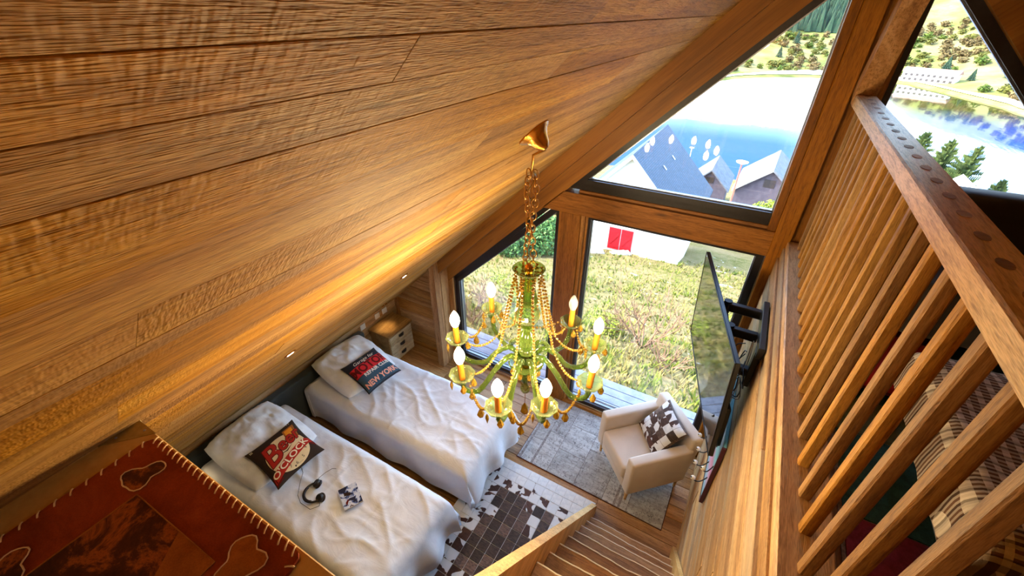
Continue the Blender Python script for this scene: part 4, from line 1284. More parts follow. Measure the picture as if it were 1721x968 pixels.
for k in range(25):
    place('stitch', stm, ht, (x0 + .02 + k * .0255, y1 - .004, .008), (0, 0, PI / 2 + .55), (1.1, 1.1, 1.1))
for k in range(15):
    place('stitch', stm, ht, (x0 + .005, y1 - .03 - k * .033, .008), (0, 0, PI - .5), (1.1, 1.1, 1.1))
    place('stitch', stm, ht, (x1 - .005, y1 - .03 - k * .033, .008), (0, 0, .5), (1.1, 1.1, 1.1))

# ---- mezzanine: patchwork rug, plaid bench, red cushion, dark box
mr = thing('patchwork_rug', 'colourful faded patchwork rug on the mezzanine floor', 'rug', (1.35, 1.2, 2.5))
cols = [lin(150, 60, 88), lin(62, 104, 100), lin(134, 108, 72), lin(88, 120, 60), lin(58, 88, 110), lin(150, 44, 34), lin(118, 128, 98), lin(110, 52, 90)]
rm = [hidemat('rug_patch_%d' % k, [(.3, (c[0] * .55, c[1] * .55, c[2] * .55, 1)), (.55, c), (.75, (min(1, c[0] * 1.35), min(1, c[1] * 1.35), min(1, c[2] * 1.35), 1))], 26, .4) for k, c in enumerate(cols)]
MB().box(-.73, .8, -1.6, 1.55, .0005, .005).build('backing', M['border'], mr)
rr = random.Random(21)
for row in ([(-1.59, -1.1), [(.0, 2), (.5, 5), (1.0, 6)]], [(-1.1, -.62), [(.0, 3), (.36, 0), (.9, 2)]], [(-.62, -.30), [(.0, 0), (.40, 3), (.95, 5)]], [(-.30, .10), [(.0, 0), (.34, 3), (.9, 4)]],
            [(.10, .52), [(.0, 1), (.36, 2), (.95, 0)]], [(.52, .76), [(.0, 6), (.30, 5), (.8, 1)]], [(.76, 1.10), [(.0, 1), (.42, 7), (1.0, 2)]], [(1.10, 1.54), [(.0, 5), (.5, 4), (1.0, 3)]]):
    (ya, yb), cs_ = row
    for q, (xo, ci) in enumerate(cs_):
        xa = -.72 + xo; xb = -.72 + (cs_[q + 1][0] if q + 1 < len(cs_) else 1.51)
        c = ((xa + xb) / 2, (ya + yb) / 2, .005)
        MB().cbox(xa - c[0] + .003, xb - c[0] - .003, ya - c[1] + .003, yb - c[1] - .003, 0, .005, .001).build('patch', rm[ci], mr).location = c
t = NT('plaid_blanket'); co = t.coord(); sp = t.n('SeparateXYZ'); t.set(sp.inputs[0], co)
def stripes(s_, f_, w_):
    return t.math('GREATER_THAN', t.math('FRACT', t.math('MULTIPLY', s_, f_)), w_)
a_ = stripes(sp.outputs[0], 26., .55); b_ = stripes(sp.outputs[1], 26., .55); c2 = stripes(sp.outputs[1], 61., .5)
col = t.mix(t.math('MULTIPLY', a_, .7), lin(92, 66, 50), lin(206, 190, 170))
col = t.mix(t.math('MULTIPLY', b_, .6), col, lin(44, 34, 34))
col = t.mix(t.math('MULTIPLY', c2, .35), col, lin(214, 200, 180))
t.bsdf(col, .9, 0, t.bump(t.noise(co, 160, 3, .6), .5, .004), .1); M['plaid'] = t.mat
bn = thing('bench', 'low bench draped in a brown and white plaid blanket on the mezzanine', 'bench', (1.10, 1.46, 2.511))
def drape(i, j):
    u = -.50 + 1.0 * i; v = -.62 + 1.24 * j
    x, dx = arc(u, .33, .07); y, dy = arc(v, .44, .08)
    d_ = math.sqrt(dx * dx + dy * dy)
    w = .012 * noise.noise((u * 5, v * 5, 2)) + .008 * noise.noise((u * 12, v * 9, 7))
    return (x + w * .6, y + w * .6, .40 + w - d_)
MB().grid(drape, 40, 60).build('blanket', M['plaid'], bn, True)
MB().rbox(-.30, .30, -.41, .41, .14, .375, .03, 2).build('seat', M['headfab'], bn, 40)
for sx_ in (-.26, .26):
    for sy_ in (-.37, .37):
        MB().lathe([(.015, 0), (.02, .15)], 10, (sx_, sy_, 0)).build('leg', M['black'], bn, 40)
rd = thing('floor_cushion', 'flat red cushion on the mezzanine rug beside the plaid bench', 'cushion', (.80, 2.22, 2.571))
cu = Cushion(.5, .5, .12, .06)
cu.body(16).build('cover', fab('red_fabric', lin(150, 20, 16)), rd, True)
dk = thing('sofa', 'dark brown sofa standing along the mezzanine window wall', 'sofa', (1.25, 2.80, 2.511))
M['darkfab'] = cloth('dark_brown_upholstery', lin(40, 32, 26), lin(52, 42, 34), .05, (4, 4, 4), .9, .06, .004)
MB().rbox(-.6, .6, -.35, .35, .10, .40, .04, 3).build('seat', M['darkfab'], dk, 40)
MB().rbox(-.6, .6, .20, .38, .35, .70, .05, 3).build('backrest', M['darkfab'], dk, 40)
MB().rbox(-.64, -.48, -.36, .38, .10, .55, .04, 3).build('armrest', M['darkfab'], dk, 40)
MB().rbox(.48, .62, -.36, .38, .10, .55, .04, 3).build('armrest', M['darkfab'], dk, 40)
for sx_ in (-.5, .5):
    for sy_ in (-.28, .3):
        MB().lathe([(.02, 0), (.025, .11)], 10, (sx_, sy_, 0)).build('leg', M['black'], dk, 40)

# ================================================================== outside
def interp(tab, x):
    if x <= tab[0][0]: return tab[0][1]
    for (a, b), (c, d) in zip(tab, tab[1:]):
        if x <= c:
            return b + (d - b) * (x - a) / (c - a)
    return tab[-1][1]
NEAR = [(0, -.35), (4, -.75), (6, -1.7), (10, -3.4), (16, -5.6), (22, -7.55), (30, -10.2), (40, -13.2), (60, -18.8), (90, -26.2), (128, -35.6), (150, -38), (400, -39)]
SHORE = [(-70, 300), (-20, 290), (-7, 327), (-3.6, 366), (-.3, 386), (3.5, 399), (10.7, 406), (15.3, 357), (18.1, 333), (19.4, 314), (35, 280), (70, 280)]
FARP = [(-15, -39), (-2, -36.4), (3, -34.8), (25, -34.0), (45, -32.5), (75, -28), (110, -20), (160, -8), (220, 10), (300, 30), (420, 44), (600, 50)]
LAKE = -36.0
def ground(x, y):
    r = math.hypot(x, y)
    n = .25 * noise.noise((x * .25, y * .25, 0)) * min(1, r / 15) + 1.2 * noise.noise((x * .02, y * .02, 3)) * min(1, max(0, r - 40) / 60)
    if abs(y - 24.5) < 6 and -9 < x < -1: n *= .2
    return interp(NEAR, r) + n
def far_ground(r, az):
    s = interp(SHORE, az)
    x, y = r * math.sin(math.radians(az)), r * math.cos(math.radians(az))
    d = r - s
    n = (noise.noise((x * .012, y * .012, 5)) * 7 + noise.noise((x * .05, y * .05, 8)) * 1.5) * max(0, min(1, (d - 45) / 60))
    return interp(FARP, d) + n

# grass
t = NT('rough_meadow'); co = t.coord()
f1 = t.noise(co, .35, 5, .6); f2 = t.noise(co, 3.2, 5, .7, .4); f3 = t.noise(co, 16, 4, .7)
col = t.ramp(f2, [(.30, lin(73, 79, 28)), (.45, lin(103, 100, 44)), (.56, lin(126, 111, 73)), (.70, lin(116, 116, 55))])
col = t.mix(t.ramp(f1, [(.42, (0, 0, 0, 1)), (.62, (.7, .7, .7, 1))]), col, lin(144, 124, 91))
col = t.mix(.7, col, t.ramp(f3, [(.34, (.38, .36, .30, 1)), (.6, (1.1, 1.1, 1.05, 1))]), 'MULTIPLY')
sn = t.noise(co, .9, 5, .75, .3)
col = t.mix(t.ramp(sn, [(.655, (0, 0, 0, 1)), (.675, (1, 1, 1, 1))]), col, lin(238, 238, 240))
t.bsdf(col, .95, 0, t.bump(f3, .8, .08), .1); M['meadow'] = t.mat
b = MB()
rs = [3.62, 4.5, 5.5, 6.5, 7.5, 8.5, 10, 11.5, 13, 15, 17, 19, 21.5, 24, 27, 31, 36, 42, 50, 60, 72, 86, 100, 115, 128, 138, 150]
azs = [-75 + 2.5 * k for k in range(61)]
def gp(i, j):
    r = rs[int(round(i * (len(rs) - 1)))]; a_ = math.radians(azs[int(round(j * (len(azs) - 1)))])
    x, y = r * math.sin(a_), r * math.cos(a_)
    return (x, y, ground(x, y))
b.grid(gp, len(rs) - 1, len(azs) - 1)
b.f = [f_[::-1] for f_ in b.f]
tag(b.build('ground', M['meadow'], None, True), 'rough sunlit meadow falling away from the chalet', kind='structure')

t = NT('far_hillside'); co = t.coord()
f1 = t.noise(t.mapping(co, (.02, .02, .05)), 1, 5, .6, .5); f2 = t.noise(t.mapping(co, (.09, .09, .2)), 1, 5, .7)
col = t.ramp(f1, [(.36, lin(81, 87, 42)), (.48, lin(115, 118, 61)), (.58, lin(127, 120, 79)), (.70, lin(95, 90, 57))])
col = t.mix(.6, col, t.ramp(f2, [(.35, (.5, .5, .42, 1)), (.6, (1.08, 1.08, 1, 1))]), 'MULTIPLY')
t.bsdf(col, .95, 0, None, .1); M['hill'] = t.mat
b = MB()
ds = [-15, -4, 0, 3, 12, 25, 45, 60, 75, 92, 110, 135, 160, 190, 220, 260, 300, 360, 420, 500, 600]
azf = [-40 + 1.0 * k for k in range(91)]
def fp(i, j):
    d = ds[int(round(i * (len(ds) - 1)))]; az = azf[int(round(j * (len(azf) - 1)))]
    r = interp(SHORE, az) + d
    return (r * math.sin(math.radians(az)), r * math.cos(math.radians(az)), far_ground(r, az))
b.grid(fp, len(ds) - 1, len(azf) - 1)
b.f = [f_[::-1] for f_ in b.f]
tag(b.build('hillside', M['hill'], None, True), 'pale green hillside beyond the lake', 'hill', kind='structure')

# road along the far shore
b = MB()
def road(i, j):
    az = -35 + 75 * j; r = interp(SHORE, az) + 5 + 15 * i + 9 * math.sin(az * .35) * i
    return (r * math.sin(math.radians(az)), r * math.cos(math.radians(az)), far_ground(r, az) + .5)
b.grid(road, 3, 75); b.f = [f_[::-1] for f_ in b.f]
tag(b.build('road', plain('bright_shore_gravel', lin(236, 232, 224), .9), None, True), 'pale lakeside road and gravel strip', 'road', kind='structure')

# lake
t = NT('lake_water'); co = t.coord()
w1 = t.noise(t.mapping(co, (.25, .08, 1)), 1, 3, .6)
sp = t.n('SeparateXYZ'); t.set(sp.inputs[0], co)
sy = t.math('MULTIPLY_ADD', sp.outputs[1], -.02, .62, clamp=True)
sx_ = t.math('MULTIPLY_ADD', sp.outputs[0], -.03, 1.2, clamp=True)
wind = t.math('MULTIPLY', sy, sx_)
rg_ = t.math('MULTIPLY_ADD', wind, .5, .04)
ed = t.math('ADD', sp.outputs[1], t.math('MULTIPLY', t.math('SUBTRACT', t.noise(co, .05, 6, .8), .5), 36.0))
glare_mask = t.math('MULTIPLY', t.math('MULTIPLY_ADD', ed, .045, -.35, clamp=True), t.math('MULTIPLY_ADD', sp.outputs[0], -.05, 2.9, clamp=True))  # sky glare on the far left water, put into the colour as white
hill_reflection = t.math('MULTIPLY', t.math('MULTIPLY_ADD', sp.outputs[0], .05, -2.2, clamp=True), t.math('MULTIPLY_ADD', sp.outputs[1], .02, -1.0, clamp=True))  # olive of the mirrored hill, painted into the water colour
col = t.mix(glare_mask, t.mix(hill_reflection, lin(3, 50, 112), lin(52, 52, 22)), lin(226, 230, 234))
nd = t.bsdf(col, t.math('ADD', rg_, t.math('MULTIPLY', glare_mask, .4)), 0, t.bump(w1, .06, .5), .4)
t.set(nd.inputs['Specular IOR Level'], t.math('MULTIPLY_ADD', wind, -.35, .5))
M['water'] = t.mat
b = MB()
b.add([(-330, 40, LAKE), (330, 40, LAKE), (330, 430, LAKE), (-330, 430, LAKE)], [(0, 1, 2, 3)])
lk = b.build('lake', M['water'], None, origin=(0, 200, LAKE)); tag(lk, 'blue mountain lake, sky glare painted white towards the far shore', 'lake', kind='structure')

# grass tufts near the window: uncountable
rg = random.Random(3)
b = MB()
vs = []; fs = []
for k in range(11000):
    az = math.radians(rg.uniform(-52, 24)); r = 4.2 + 19 * rg.random() ** 1.4
    x, y = r * math.sin(az), r * math.cos(az)
    if y < 4.1: continue
    if -8.6 < x < -1.7 and 21.4 < y < 30: continue
    z = ground(x, y); s_ = (.05 + .12 * rg.random()) * (1 + r * .02)
    for q in range(4):
        a_ = rg.uniform(0, 2 * PI); w_ = .012 + .02 * rg.random(); l_ = s_ * rg.uniform(.6, 1.3); tl = rg.uniform(.3, 1.1)
        ca, sa = math.cos(a_), math.sin(a_); o = len(vs)
        vs += [(x - sa * w_, y + ca * w_, z - .03), (x + sa * w_, y - ca * w_, z - .03), (x + ca * l_ * tl, y + sa * l_ * tl, z + l_)]
        fs.append((o, o + 1, o + 2))
t = NT('dry_and_green_blades'); co = t.coord()
col = t.ramp(t.noise(co, 1.3, 4, .7), [(.34, lin(61, 84, 22)), (.46, lin(103, 112, 40)), (.57, lin(146, 128, 82)), (.70, lin(123, 123, 58))])
t.bsdf(col, .9, 0, None, .1); M['blades'] = t.mat
gt = MB().add(vs, fs).build('grass', M['blades']); tag(gt, 'tufts of dry and green grass on the slope', 'grass', kind='stuff')

# deck strip outside the threshold
dk_ = thing('floor', 'grey terrace boards just outside the glass', None, (0, 3.66, 0), kind='structure')
for k in range(3):
    MB().cbox(-3.2, .6, .0 + k * .125, .118 + k * .125, -.035, -.005, .003).build('deck_board', mottled('weathered_deck', lin(116, 120, 136), lin(150, 154, 168), 8, .7, .2) if k == 0 else bpy.data.materials['weathered_deck'], dk_)
MB().box(-3.2, .6, .02, .36, -.6, -.036).build('support', M['backing'], dk_)

# shrubs near the house
M['twig'] = mottled('bare_twigs', lin(96, 70, 52), lin(140, 110, 86), 20, .9, .1)
M['leafy'] = mottled('yellow_green_leaves', lin(88, 108, 22), lin(144, 150, 44), 6, .8, .1)
M['leafd'] = mottled('dark_green_leaves', lin(40, 76, 34), lin(86, 122, 52), 6, .8, .1)
def leaf_cloud(b, c, rad, n, size, rng, flat=.75):
    vs = []; fs = []
    for k in range(n):
        while True:
            p = Vector((rng.uniform(-1, 1), rng.uniform(-1, 1), rng.uniform(-1, 1)))
            if p.length < 1: break
        p = Vector((p.x * rad, p.y * rad, p.z * rad * flat)) + Vector(c)
        d1 = Vector((rng.gauss(0, 1), rng.gauss(0, 1), rng.gauss(0, 1))).normalized() * size * rng.uniform(.6, 1.4)
        d2 = d1.cross(Vector((rng.gauss(0, 1), rng.gauss(0, 1), rng.gauss(0, 1)))).normalized() * size * .5
        o = len(vs); vs += [p - d1, p + d2, p + d1, p - d2]; fs.append((o, o + 1, o + 2, o + 3))
    b.add(vs, fs)
def twig_bush(x, y, h, w, n, label, seed, leaves=0, lm='leafy'):
    z = ground(x, y) - .05
    rb = random.Random(seed)
    s_ = thing('shrub', label, 'shrub', (x, y, z), group='shrubs on the slope below the windows')
    b = MB()
    def grow(p, d, L, r_, dep):
        mid = p + d * L * .5 + Vector((rb.gauss(0, .05), rb.gauss(0, .05), 0)) * L
        e = p + d * L
        b.tube([p, mid, e], [r_, r_ * .8, r_ * .55], 4, caps=False)
        if dep > 0:
            for q in range(rb.choice((2, 3, 3))):
                nd_ = (d + Vector((rb.gauss(0, .42), rb.gauss(0, .42), rb.gauss(.08, .25)))).normalized()
                grow(p.lerp(e, rb.uniform(.45, 1)), nd_, L * rb.uniform(.55, .8), r_ * .6, dep - 1)
    for k in range(n):
        a_ = 2 * PI * k / n + rb.random()
        d = Vector((math.cos(a_) * w, math.sin(a_) * w, 1)).normalized()
        grow(Vector((rb.gauss(0, .05), rb.gauss(0, .05), 0)), d, h * .45, .022, 3)
    b.build('branches', M['twig'], s_)
    if leaves:
        b = MB()
        for q in range(5):
            leaf_cloud(b, (rb.gauss(0, w * h * .4), rb.gauss(0, w * h * .4), h * rb.uniform(.3, .75)), h * .35, leaves // 5, .035, rb)
        b.build('foliage', M[lm], s_)
    return s_
twig_bush(-1.0, 7.9, 1.75, .55, 9, 'large bare twiggy shrub in front of the tall glass panel', 1)
twig_bush(-1.75, 8.3, .9, .6, 6, 'low yellow green shrub left of the bare shrub', 2, 900)
twig_bush(-5.2, 7.2, 1.3, .6, 10, 'grey twiggy thicket at the left edge of the lower left window', 3)
twig_bush(-6.0, 8.9, 1.0, .7, 8, 'grey twiggy shrub behind the thicket', 4)
twig_bush(-5.6, 9.8, .8, .7, 5, 'yellow green shrub uphill of the grey thicket', 5, 900)
twig_bush(-5.0, 9.0, .7, .7, 5, 'yellow green shrub in the middle of the lower left window', 6, 800)
twig_bush(-3.9, 7.6, .6, .7, 5, 'small yellow green shrub behind the chandelier arms', 7, 700)
twig_bush(.55, 8.0, .6, .7, 5, 'small leafy shrub seen low beside the television', 8, 600)
twig_bush(-.35, 7.0, .7, .7, 6, 'small bare shrub right below the large bare shrub', 9)
def hedge(x, y, h, rad, label, seed, n=2600, m='leafd', sz=.11):
    z = ground(x, y); rb = random.Random(seed)
    s_ = thing('hedge_bush', label, 'bush', (x, y, z), group='dense green bushes further down')
    b = MB(); leaf_cloud(b, (0, 0, h * .5), rad, n, sz, rb, h * .5 / rad); b.build('foliage', M[m], s_)
    MB().tube([(0, 0, -.3), (0, 0, h * .5)], [.1, .05], 6).build('trunk', M['twig'], s_)
hedge(-8.4, 18.2, 2.0, 1.5, 'dark green bush at the top corner of the lower left window', 11)
hedge(-9.6, 17.2, 1.8, 1.4, 'second dark green bush beside the corner of the lower left window', 12)
hedge(2.6, 34.0, 4.2, 2.2, 'bright green bush at the lower right corner of the triangular window', 13, 4200, 'leafy', .13)

# ---- neighbour's house
M['render'] = mottled('white_house_render', lin(232, 230, 226), lin(242, 240, 236), 3, .9, .05, .01)
t = NT('slate_roof'); co = t.coord()
br = t.n('TexBrick'); t.set(br.inputs['Vector'], t.mapping(co, (1, 1, 1), rot=(0, 0, PI / 2))); br.inputs['Scale'].default_value = 3.4
br.inputs['Color1'].default_value = lin(44, 58, 76); br.inputs['Color2'].default_value = lin(58, 72, 92); br.inputs['Mortar'].default_value = lin(30, 40, 54); br.inputs['Mortar Size'].default_value = .03
t.bsdf(br.outputs['Color'], .6, 0, None, .15); M['slate'] = t.mat
M['redwood'] = mottled('red_shutter_paint', lin(150, 8, 22), lin(168, 14, 30), 12, .5, .05)
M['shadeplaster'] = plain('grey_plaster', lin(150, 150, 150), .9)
hs = thing('house', 'white gabled house with slate roof and red shutters down the slope', 'house', (-5.15, 21.9, -7.6))
hx = 3.25
def hroof(b, x0, z0, x1, z1, y0, y1, th):
    return b.prism([(x0, z0), (x1, z1), (x1, z1 + th), (x0, z0 + th)], 1, y0, y1)
MB().prism([(-hx, -.8), (hx, -.8), (hx, 2.1), (0, 5.35), (-hx, 2.1)], 1, 0, 7.0).build('wall', M['render'], hs)
MB().box(1.15, 3.28, -.45, -.005, -.8, 1.75).build('porch_wall', M['render'], hs)
MB().prism([(1.0, 1.75), (3.45, 1.75), (3.45, 1.87), (1.0, 1.87)], 1, -.65, -.002).build('porch_roof', M['slate'], hs)
hroof(MB(), hx + .35, 1.78, 0, 5.42, -.45, 7.3, .16).build('roof', M['slate'], hs)
hroof(MB(), -hx - .35, 1.78, 0, 5.42, -.45, 7.3, .16).build('roof', M['slate'], hs)
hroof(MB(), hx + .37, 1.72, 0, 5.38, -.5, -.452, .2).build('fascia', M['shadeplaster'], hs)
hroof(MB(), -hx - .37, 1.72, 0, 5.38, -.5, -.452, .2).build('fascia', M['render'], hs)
for xa, xb in ((-.75, -.08), (-.04, .62)):
    sh = MB().cbox(xa, xb, -.06, -.01, .0, 1.32, .01).build('shutter', M['redwood'], hs)
    MB().box(xa + .03, xb - .03, -.085, -.061, .16, .26).box(xa + .03, xb - .03, -.085, -.061, 1.02, 1.12).build('batten', M['redwood'], sh)
    MB().beam((xa + .06, -.073, .26), (xb - .06, -.073, 1.02), .025, .09).build('brace', M['redwood'], sh)
MB().box(-.78, .66, -.045, -.005, -.05, 1.36).build('door_frame', M['shadeplaster'], hs)
for k in range(5):
    a_ = rg.uniform(-2.4, 1.0); b2 = -rg.uniform(.5, 1.6)
    zz = ground(-5.15 + a_, 21.9 + b2) + 7.6
    sb = thing('stone_slab', 'pale stone slab lying in the grass before the red shutters', 'stone', (-5.15 + a_, 21.9 + b2, zz - 7.6), rg.random(), group='stone slabs before the white house')
    MB().cbox(-.45, .45, -.28, .28, -.05, .09, .03).build('slab', M['shadeplaster'], sb)
for x_, y_ in ((1.2, 2.2), (1.2, 4.4)):
    z_ = 5.42 - x_ * (5.42 - 1.78) / (hx + .35) + .16
    sk = MB().beam((x_ - .10, y_, z_ + .12), (x_ + .10, y_, z_ - .09), .14, .05, (0, 0, 1)).build('roof_hatch', M['alu'], hs)

def chalet(label, x, y, zt, hw, hh, ln, wallh, rz, wm, rm1, rm2):
    h_ = thing('chalet', label, 'house', (x, y, zt), rz, group='chalets by the near lake shore')
    MB().prism([(-hw, -hh - wallh), (hw, -hh - wallh), (hw, -hh), (0, 0), (-hw, -hh)], 1, 0, ln).build('wall', wm, h_)
    MB().prism([(-hw - .4, -hh - .35), (0, .05), (0, .3), (-hw - .4, -hh - .1)], 1, -.6, ln + .5).build('roof', rm1, h_)
    MB().prism([(hw + .4, -hh - .35), (0, .05), (0, .3), (hw + .4, -hh - .1)], 1, -.6, ln + .5).build('roof', rm2, h_)
    MB().box(-.6, .6, -.05, .05, -hh * .75, -hh * .4).build('window', M['frame'], h_)
    return h_
M['darkwall'] = mottled('dark_timber_wall', lin(58, 52, 63), lin(75, 70, 79), 2, .9, .1)
M['greyroof'] = mottled('grey_roof', lin(70, 76, 84), lin(96, 100, 108), 1.5, .7, .1, spec=.2)
M['mossroof'] = mottled('patchy_pale_roof', lin(60, 62, 58), lin(150, 148, 142), .55, .8, .1, spec=.2, detail=8)
D2, D3 = 72.0, 58.0
chalet('small dark chalet with grey roof on the shore left of the lamp post', -.065 * D2, .998 * D2, 4 - .289 * D2, 2.7, 2.6, 8.0, 4.0, .0, M['darkwall'], M['greyroof'], M['greyroof'])
chalet('larger chalet with patchy pale roof on the shore right of the lamp post', .048 * D3, .999 * D3, 4 - .272 * D3, 3.4, 2.7, 9.0, 4.5, -.05, M['darkwall'], M['mossroof'], M['greyroof'])

def lamp(x, y, h, label, col):
    z = ground(x, y)
    l_ = thing('street_lamp', label, 'street lamp', (x, y, z))
    MB().tube([(0, 0, -.5), (0, 0, h)], [.11, .07], 8).build('pole', col, l_)
    MB().lathe([(.06, h), (.5, h + .18), (.55, h + .26), (.1, h + .36), (.0, h + .4)], 14).build('lamp_head', M['render'], l_, True)
M['redpole'] = plain('red_brown_pole', lin(140, 66, 50), .5)
D4 = 45.0
lx, ly = -.0129 * D4, D4
lamp(lx, ly, 4 - .268 * D4 - ground(lx, ly), 'red brown street lamp between the two chalets', M['redpole'])
D5 = 118.0
lamp(-.116 * D5, .993 * D5, 4 - .248 * D5 - ground(-.116 * D5, .993 * D5), 'thin pale street lamp on the lake shore behind the slate roof', M['render'])
# access road and fence in front of the chalets
b = MB()
b.grid(lambda i, j: (-16 + 34 * j, 36 + 13 * i - 2.5 * j, ground(-16 + 34 * j, 36 + 13 * i - 2.5 * j) + .12), 8, 20)
b.f = [f_[::-1] for f_ in b.f]
tag(b.build('road', bpy.data.materials['bright_shore_gravel'], None, True), 'pale access road in front of the chalets', 'road', kind='structure')
fe = thing('fence', 'thin white railing along the road in front of the chalets', 'fence', (0, 51, 0))
pp = []
for k in range(16):
    x = -9 + k * 1.4; z = ground(x, 51)
    MB().box(x - .05, x + .05, -.05, .05, z - .2, z + 1.2).build('post', M['render'], fe)
    pp.append(Vector((x, 0, z + 1.15)))
MB().tube(pp, .05, 6).build('rail', M['render'], fe)
MB().tube([p - Vector((0, 0, .5)) for p in pp], .04, 6).build('rail', M['render'], fe)

# ---- far shore: long building, trees
az0, az1 = 10.95, 13.9
M['winter'] = [mottled('bare_wood_%d' % k, a_, b_, .9, .95, .4, .5, spec=.05) for k, (a_, b_) in enumerate(((lin(66, 56, 36), lin(104, 90, 60)), (lin(60, 62, 28), lin(96, 96, 48)), (lin(46, 62, 26), lin(84, 98, 42))))]
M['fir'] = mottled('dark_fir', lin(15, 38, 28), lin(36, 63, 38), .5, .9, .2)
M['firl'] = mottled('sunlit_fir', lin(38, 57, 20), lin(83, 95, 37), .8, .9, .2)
rbd = 408.0
def polar(r, az): return r * math.sin(math.radians(az)), r * math.cos(math.radians(az))
bx_, by_ = polar(rbd, 12.3)
lb = thing('building', 'long white building with brown roof and rows of windows across the lake', 'building', (bx_, by_, far_ground(rbd, 12.3) - .5), math.radians(-12.3 - 14))
MB().box(-14, 14, -4, 4, 0, 6).build('wall', M['render'], lb)
MB().prism([(-4.8, 5.8), (4.8, 5.8), (0, 8.2)], 0, -14.6, 14.6).build('roof', plain('brown_far_roof', lin(150, 110, 92), .8), lb)
wm_ = MB().box(-.8, .8, -.12, .0, 0, 1.5).mesh('window', M['frame'])
for k in range(9):
    for zz in (.9, 3.4):
        place('window', wm_, lb, (-12 + k * 3, -4.0, zz))
def cloud_mesh(seed, m_):
    rb = random.Random(seed); b = MB()
    vs = []; fs = []
    for k in range(150):
        d = Vector((rb.gauss(0, 1), rb.gauss(0, 1), rb.gauss(0, 1))).normalized()
        p = d * (rb.random() ** .4) * (.78 + .35 * noise.noise(d * 1.7 + Vector((seed * 3.1, 0, 0))))
        a_ = Vector((rb.gauss(0, 1), rb.gauss(0, 1), rb.gauss(0, 1))).normalized() * rb.uniform(.14, .28)
        c_ = a_.cross(d + Vector((.01, .02, .03))).normalized() * rb.uniform(.10, .2)
        o = len(vs); vs += [p - a_, p + c_, p + a_, p - c_]; fs.append((o, o + 1, o + 2, o + 3))
    b.add(vs, fs)
    b.tube([(0, 0, -1.2), (0, 0, .2)], [.06, .03], 5)
    return b.mesh('crown', m_)
blob_me = [[cloud_mesh(k + 5 * q, m_) for k in range(4)] for q, m_ in enumerate(M['winter'])]
rt = random.Random(12)
TL = ['bare brown tree on the hillside across the lake', 'olive brown tree on the hillside across the lake', 'green tree on the hillside across the lake']
cnt = 0
put = []
for k in range(1300):
    az = rt.uniform(-7, 21); d = 22 + 190 * rt.random() ** 1.1
    r = interp(SHORE, az) + d
    x, y = polar(r, az)
    dens = noise.noise((x * .02, y * .025, 4))
    if dens < -.12 or (11 < az < 14.6 and d < 50): continue
    s_ = rt.uniform(1.7, 4.0)
    m_ = 0 if noise.noise((x * .03, y * .03, 9)) > .05 else rt.choice((1, 2))
    if az < 9 and d > 140: continue
    if any((x - a_) ** 2 + (y - b_) ** 2 < (.95 * (s_ + c_)) ** 2 for a_, b_, c_ in put): continue
    put.append((x, y, s_))
    o = bpy.data.objects.new('tree', rt.choice(blob_me[m_])); COL.objects.link(o)
    o.location = (x, y, far_ground(r, az) + s_ * .6); o.scale = (s_ * rt.uniform(1.0, 1.7), s_ * rt.uniform(1, 1.5), s_ * rt.uniform(.75, 1.1)); o.rotation_euler = (0, 0, rt.uniform(0, 6))
    tag(o, TL[m_] + (', seen in the big triangular window' if az < 10 else ', seen in the mezzanine window'), 'tree', 'trees on the far hillside')
    cnt += 1
    if cnt >= 290: break
def fir_mesh(seed, m_, lay=7, wide=.34, n=11):
    rf = random.Random(seed); b = MB()
    for q in range(lay):
        u = q / lay
        z0 = .10 + .86 * u; R0 = wide * (1 - u) ** .9 + .03; z1 = z0 + .95 / lay * 1.7
        vs = [(0, 0, min(1.02, z1))]
        for k in range(n * 2):
            a_ = PI * k / n + rf.random() * .2
            rr_ = R0 * (rf.uniform(.85, 1.15) if k % 2 == 0 else .55)
            vs.append((rr_ * math.cos(a_), rr_ * math.sin(a_), z0 - (.05 if k % 2 == 0 else 0) + rf.uniform(-.01, .01)))
        m = len(vs) - 1
        b.add(vs, [(0, 1 + k, 1 + (k + 1) % m) for k in range(m)] + [tuple(range(m, 0, -1))])
    b.tube([(0, 0, -.05), (0, 0, .3)], [.03, .02], 6)
    return b.mesh('fir', m_)
fm = [fir_mesh(k, M['fir']) for k in range(3)]
fl = [fir_mesh(k + 9, M['firl'], 8, .38) for k in range(2)]
for k in range(46):
    az = rt.uniform(-4, 20); d = rt.uniform(45, 120); r = interp(SHORE, az) + d
    x, y = polar(r, az)
    if noise.noise((x * .03, y * .03, 14)) < .0: continue
    if any((x - a_) ** 2 + (y - b_) ** 2 < (1.3 * c_ + 3) ** 2 for a_, b_, c_ in put): continue
    put.append((x, y, 3.5))
    o = bpy.data.objects.new('fir_tree', rt.choice(fm)); COL.objects.link(o)
    h = rt.uniform(7, 12); o.location = (x, y, far_ground(r, az) - .3); o.scale = (h, h, h); o.rotation_euler = (0, 0, rt.uniform(0, 6))
    tag(o, 'dark fir standing among the trees across the lake' + (', in the big triangular window' if az < 10 else ', in the mezzanine window'), 'tree', 'firs on the far hillside')
# dense conifer forest on the upper slope: uncountable
b = MB(); rf = random.Random(77)
for k in range(1500):
    az = rf.uniform(-10, 9); r = interp(SHORE, az) + rf.uniform(150, 420)
    x, y = polar(r, az); z = far_ground(r, az); h = rf.uniform(12, 20); w_ = h * .2
    vs = [(x, y, z + h)] + [(x + w_ * math.cos(PI * q / 3), y + w_ * math.sin(PI * q / 3), z) for q in range(6)]
    b.add(vs, [(0, 1 + q, 1 + (q + 1) % 6) for q in range(6)])
tag(b.build('forest', M['fir']), 'dense dark conifer forest on the upper hillside', 'forest', kind='stuff')

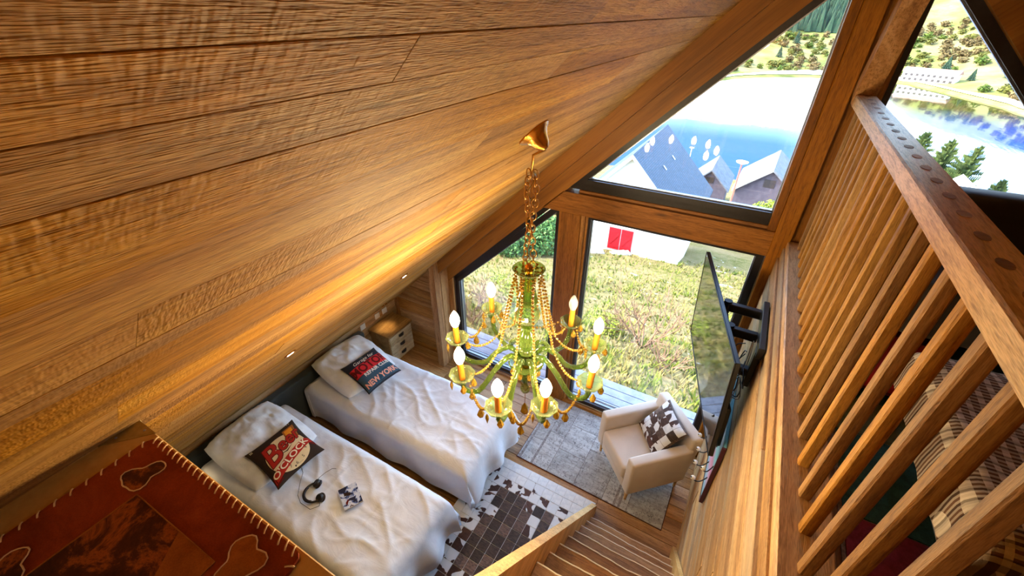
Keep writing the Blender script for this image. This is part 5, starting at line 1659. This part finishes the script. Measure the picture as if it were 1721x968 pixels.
# ---- conifers, white roof and shed through the mezzanine window
def big_fir(x, y, top, label, seed, lean=(0, 0), wide=.30):
    z = ground(x, y); h = top - z; rf = random.Random(seed)
    f_ = thing('fir_tree', label, 'tree', (x, y, z), group='firs below the mezzanine window')
    MB().tube([(0, 0, -.4), (lean[0] * .5, lean[1] * .5, h * .6), (lean[0], lean[1], h * .97)], [.22, .12, .03], 8).build('trunk', M['twig'], f_)
    b = MB(); vs = []; fs = []
    n = 190
    for k in range(n):
        u = .12 + .88 * (k / n); zc = h * u
        L_ = h * wide * (1 - u) ** .8 * rf.uniform(.55, 1.15) + .15
        a_ = k * 2.4 + rf.random() * .6
        ox, oy = lean[0] * u, lean[1] * u
        d = Vector((math.cos(a_), math.sin(a_), .28 + rf.uniform(-.15, .2)))
        for q in range(9):
            t_ = (q + .5) / 9
            p = Vector((ox, oy, zc)) + d * L_ * t_
            for s2 in (-1, 1):
                sd = Vector((-math.sin(a_) * s2, math.cos(a_) * s2, rf.uniform(.1, .5))) * (L_ * .30 * (1.15 - t_)) + d * L_ * .14
                w2 = Vector((0, 0, .20 + .10 * rf.random()))
                o = len(vs); vs += [p - w2 * .5, p + sd * .6 + w2 * .3, p + sd + Vector((0, 0, .05)), p + sd * .5 - w2]; fs.append((o, o + 1, o + 2, o + 3))
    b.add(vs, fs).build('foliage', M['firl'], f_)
for D6, u3, top_k, lb_, ln_ in ((52, (.245, .970), -.166, 'sunlit fir nearest the handrail end below the mezzanine window', (0, 0)), (50, (.272, .962), -.172, 'sunlit fir second from the handrail end', (.3, 0)),
                       (49, (.290, .957), -.178, 'tall windswept fir beside the white roof', (1.2, .2)), (50, (.345, .939), -.219, 'short fir right of the white roof', (.5, 0)), (47, (.375, .927), -.236, 'fir at the right edge of the mezzanine window', (.4, 0))):
    big_fir(u3[0] * D6, u3[1] * D6, 4 + top_k * D6, lb_, int(D6 * 7 + u3[0] * 1000), ln_)
wh = thing('outbuilding', 'low building with a glaring white roof below the mezzanine window', 'building', (9.9, 28, -4.2))
rp = [(-.1, 3.5, .45), (.6, 4.3, .7), (.45, -3.6, .75), (-.75, -4.2, .55)]
MB().add([Vector(p) for p in rp] + [Vector(p) - Vector((0, 0, .18)) for p in rp], [(3, 2, 1, 0), (4, 5, 6, 7), (0, 1, 5, 4), (1, 2, 6, 5), (2, 3, 7, 6), (3, 0, 4, 7)]).build('roof', M['render'], wh)
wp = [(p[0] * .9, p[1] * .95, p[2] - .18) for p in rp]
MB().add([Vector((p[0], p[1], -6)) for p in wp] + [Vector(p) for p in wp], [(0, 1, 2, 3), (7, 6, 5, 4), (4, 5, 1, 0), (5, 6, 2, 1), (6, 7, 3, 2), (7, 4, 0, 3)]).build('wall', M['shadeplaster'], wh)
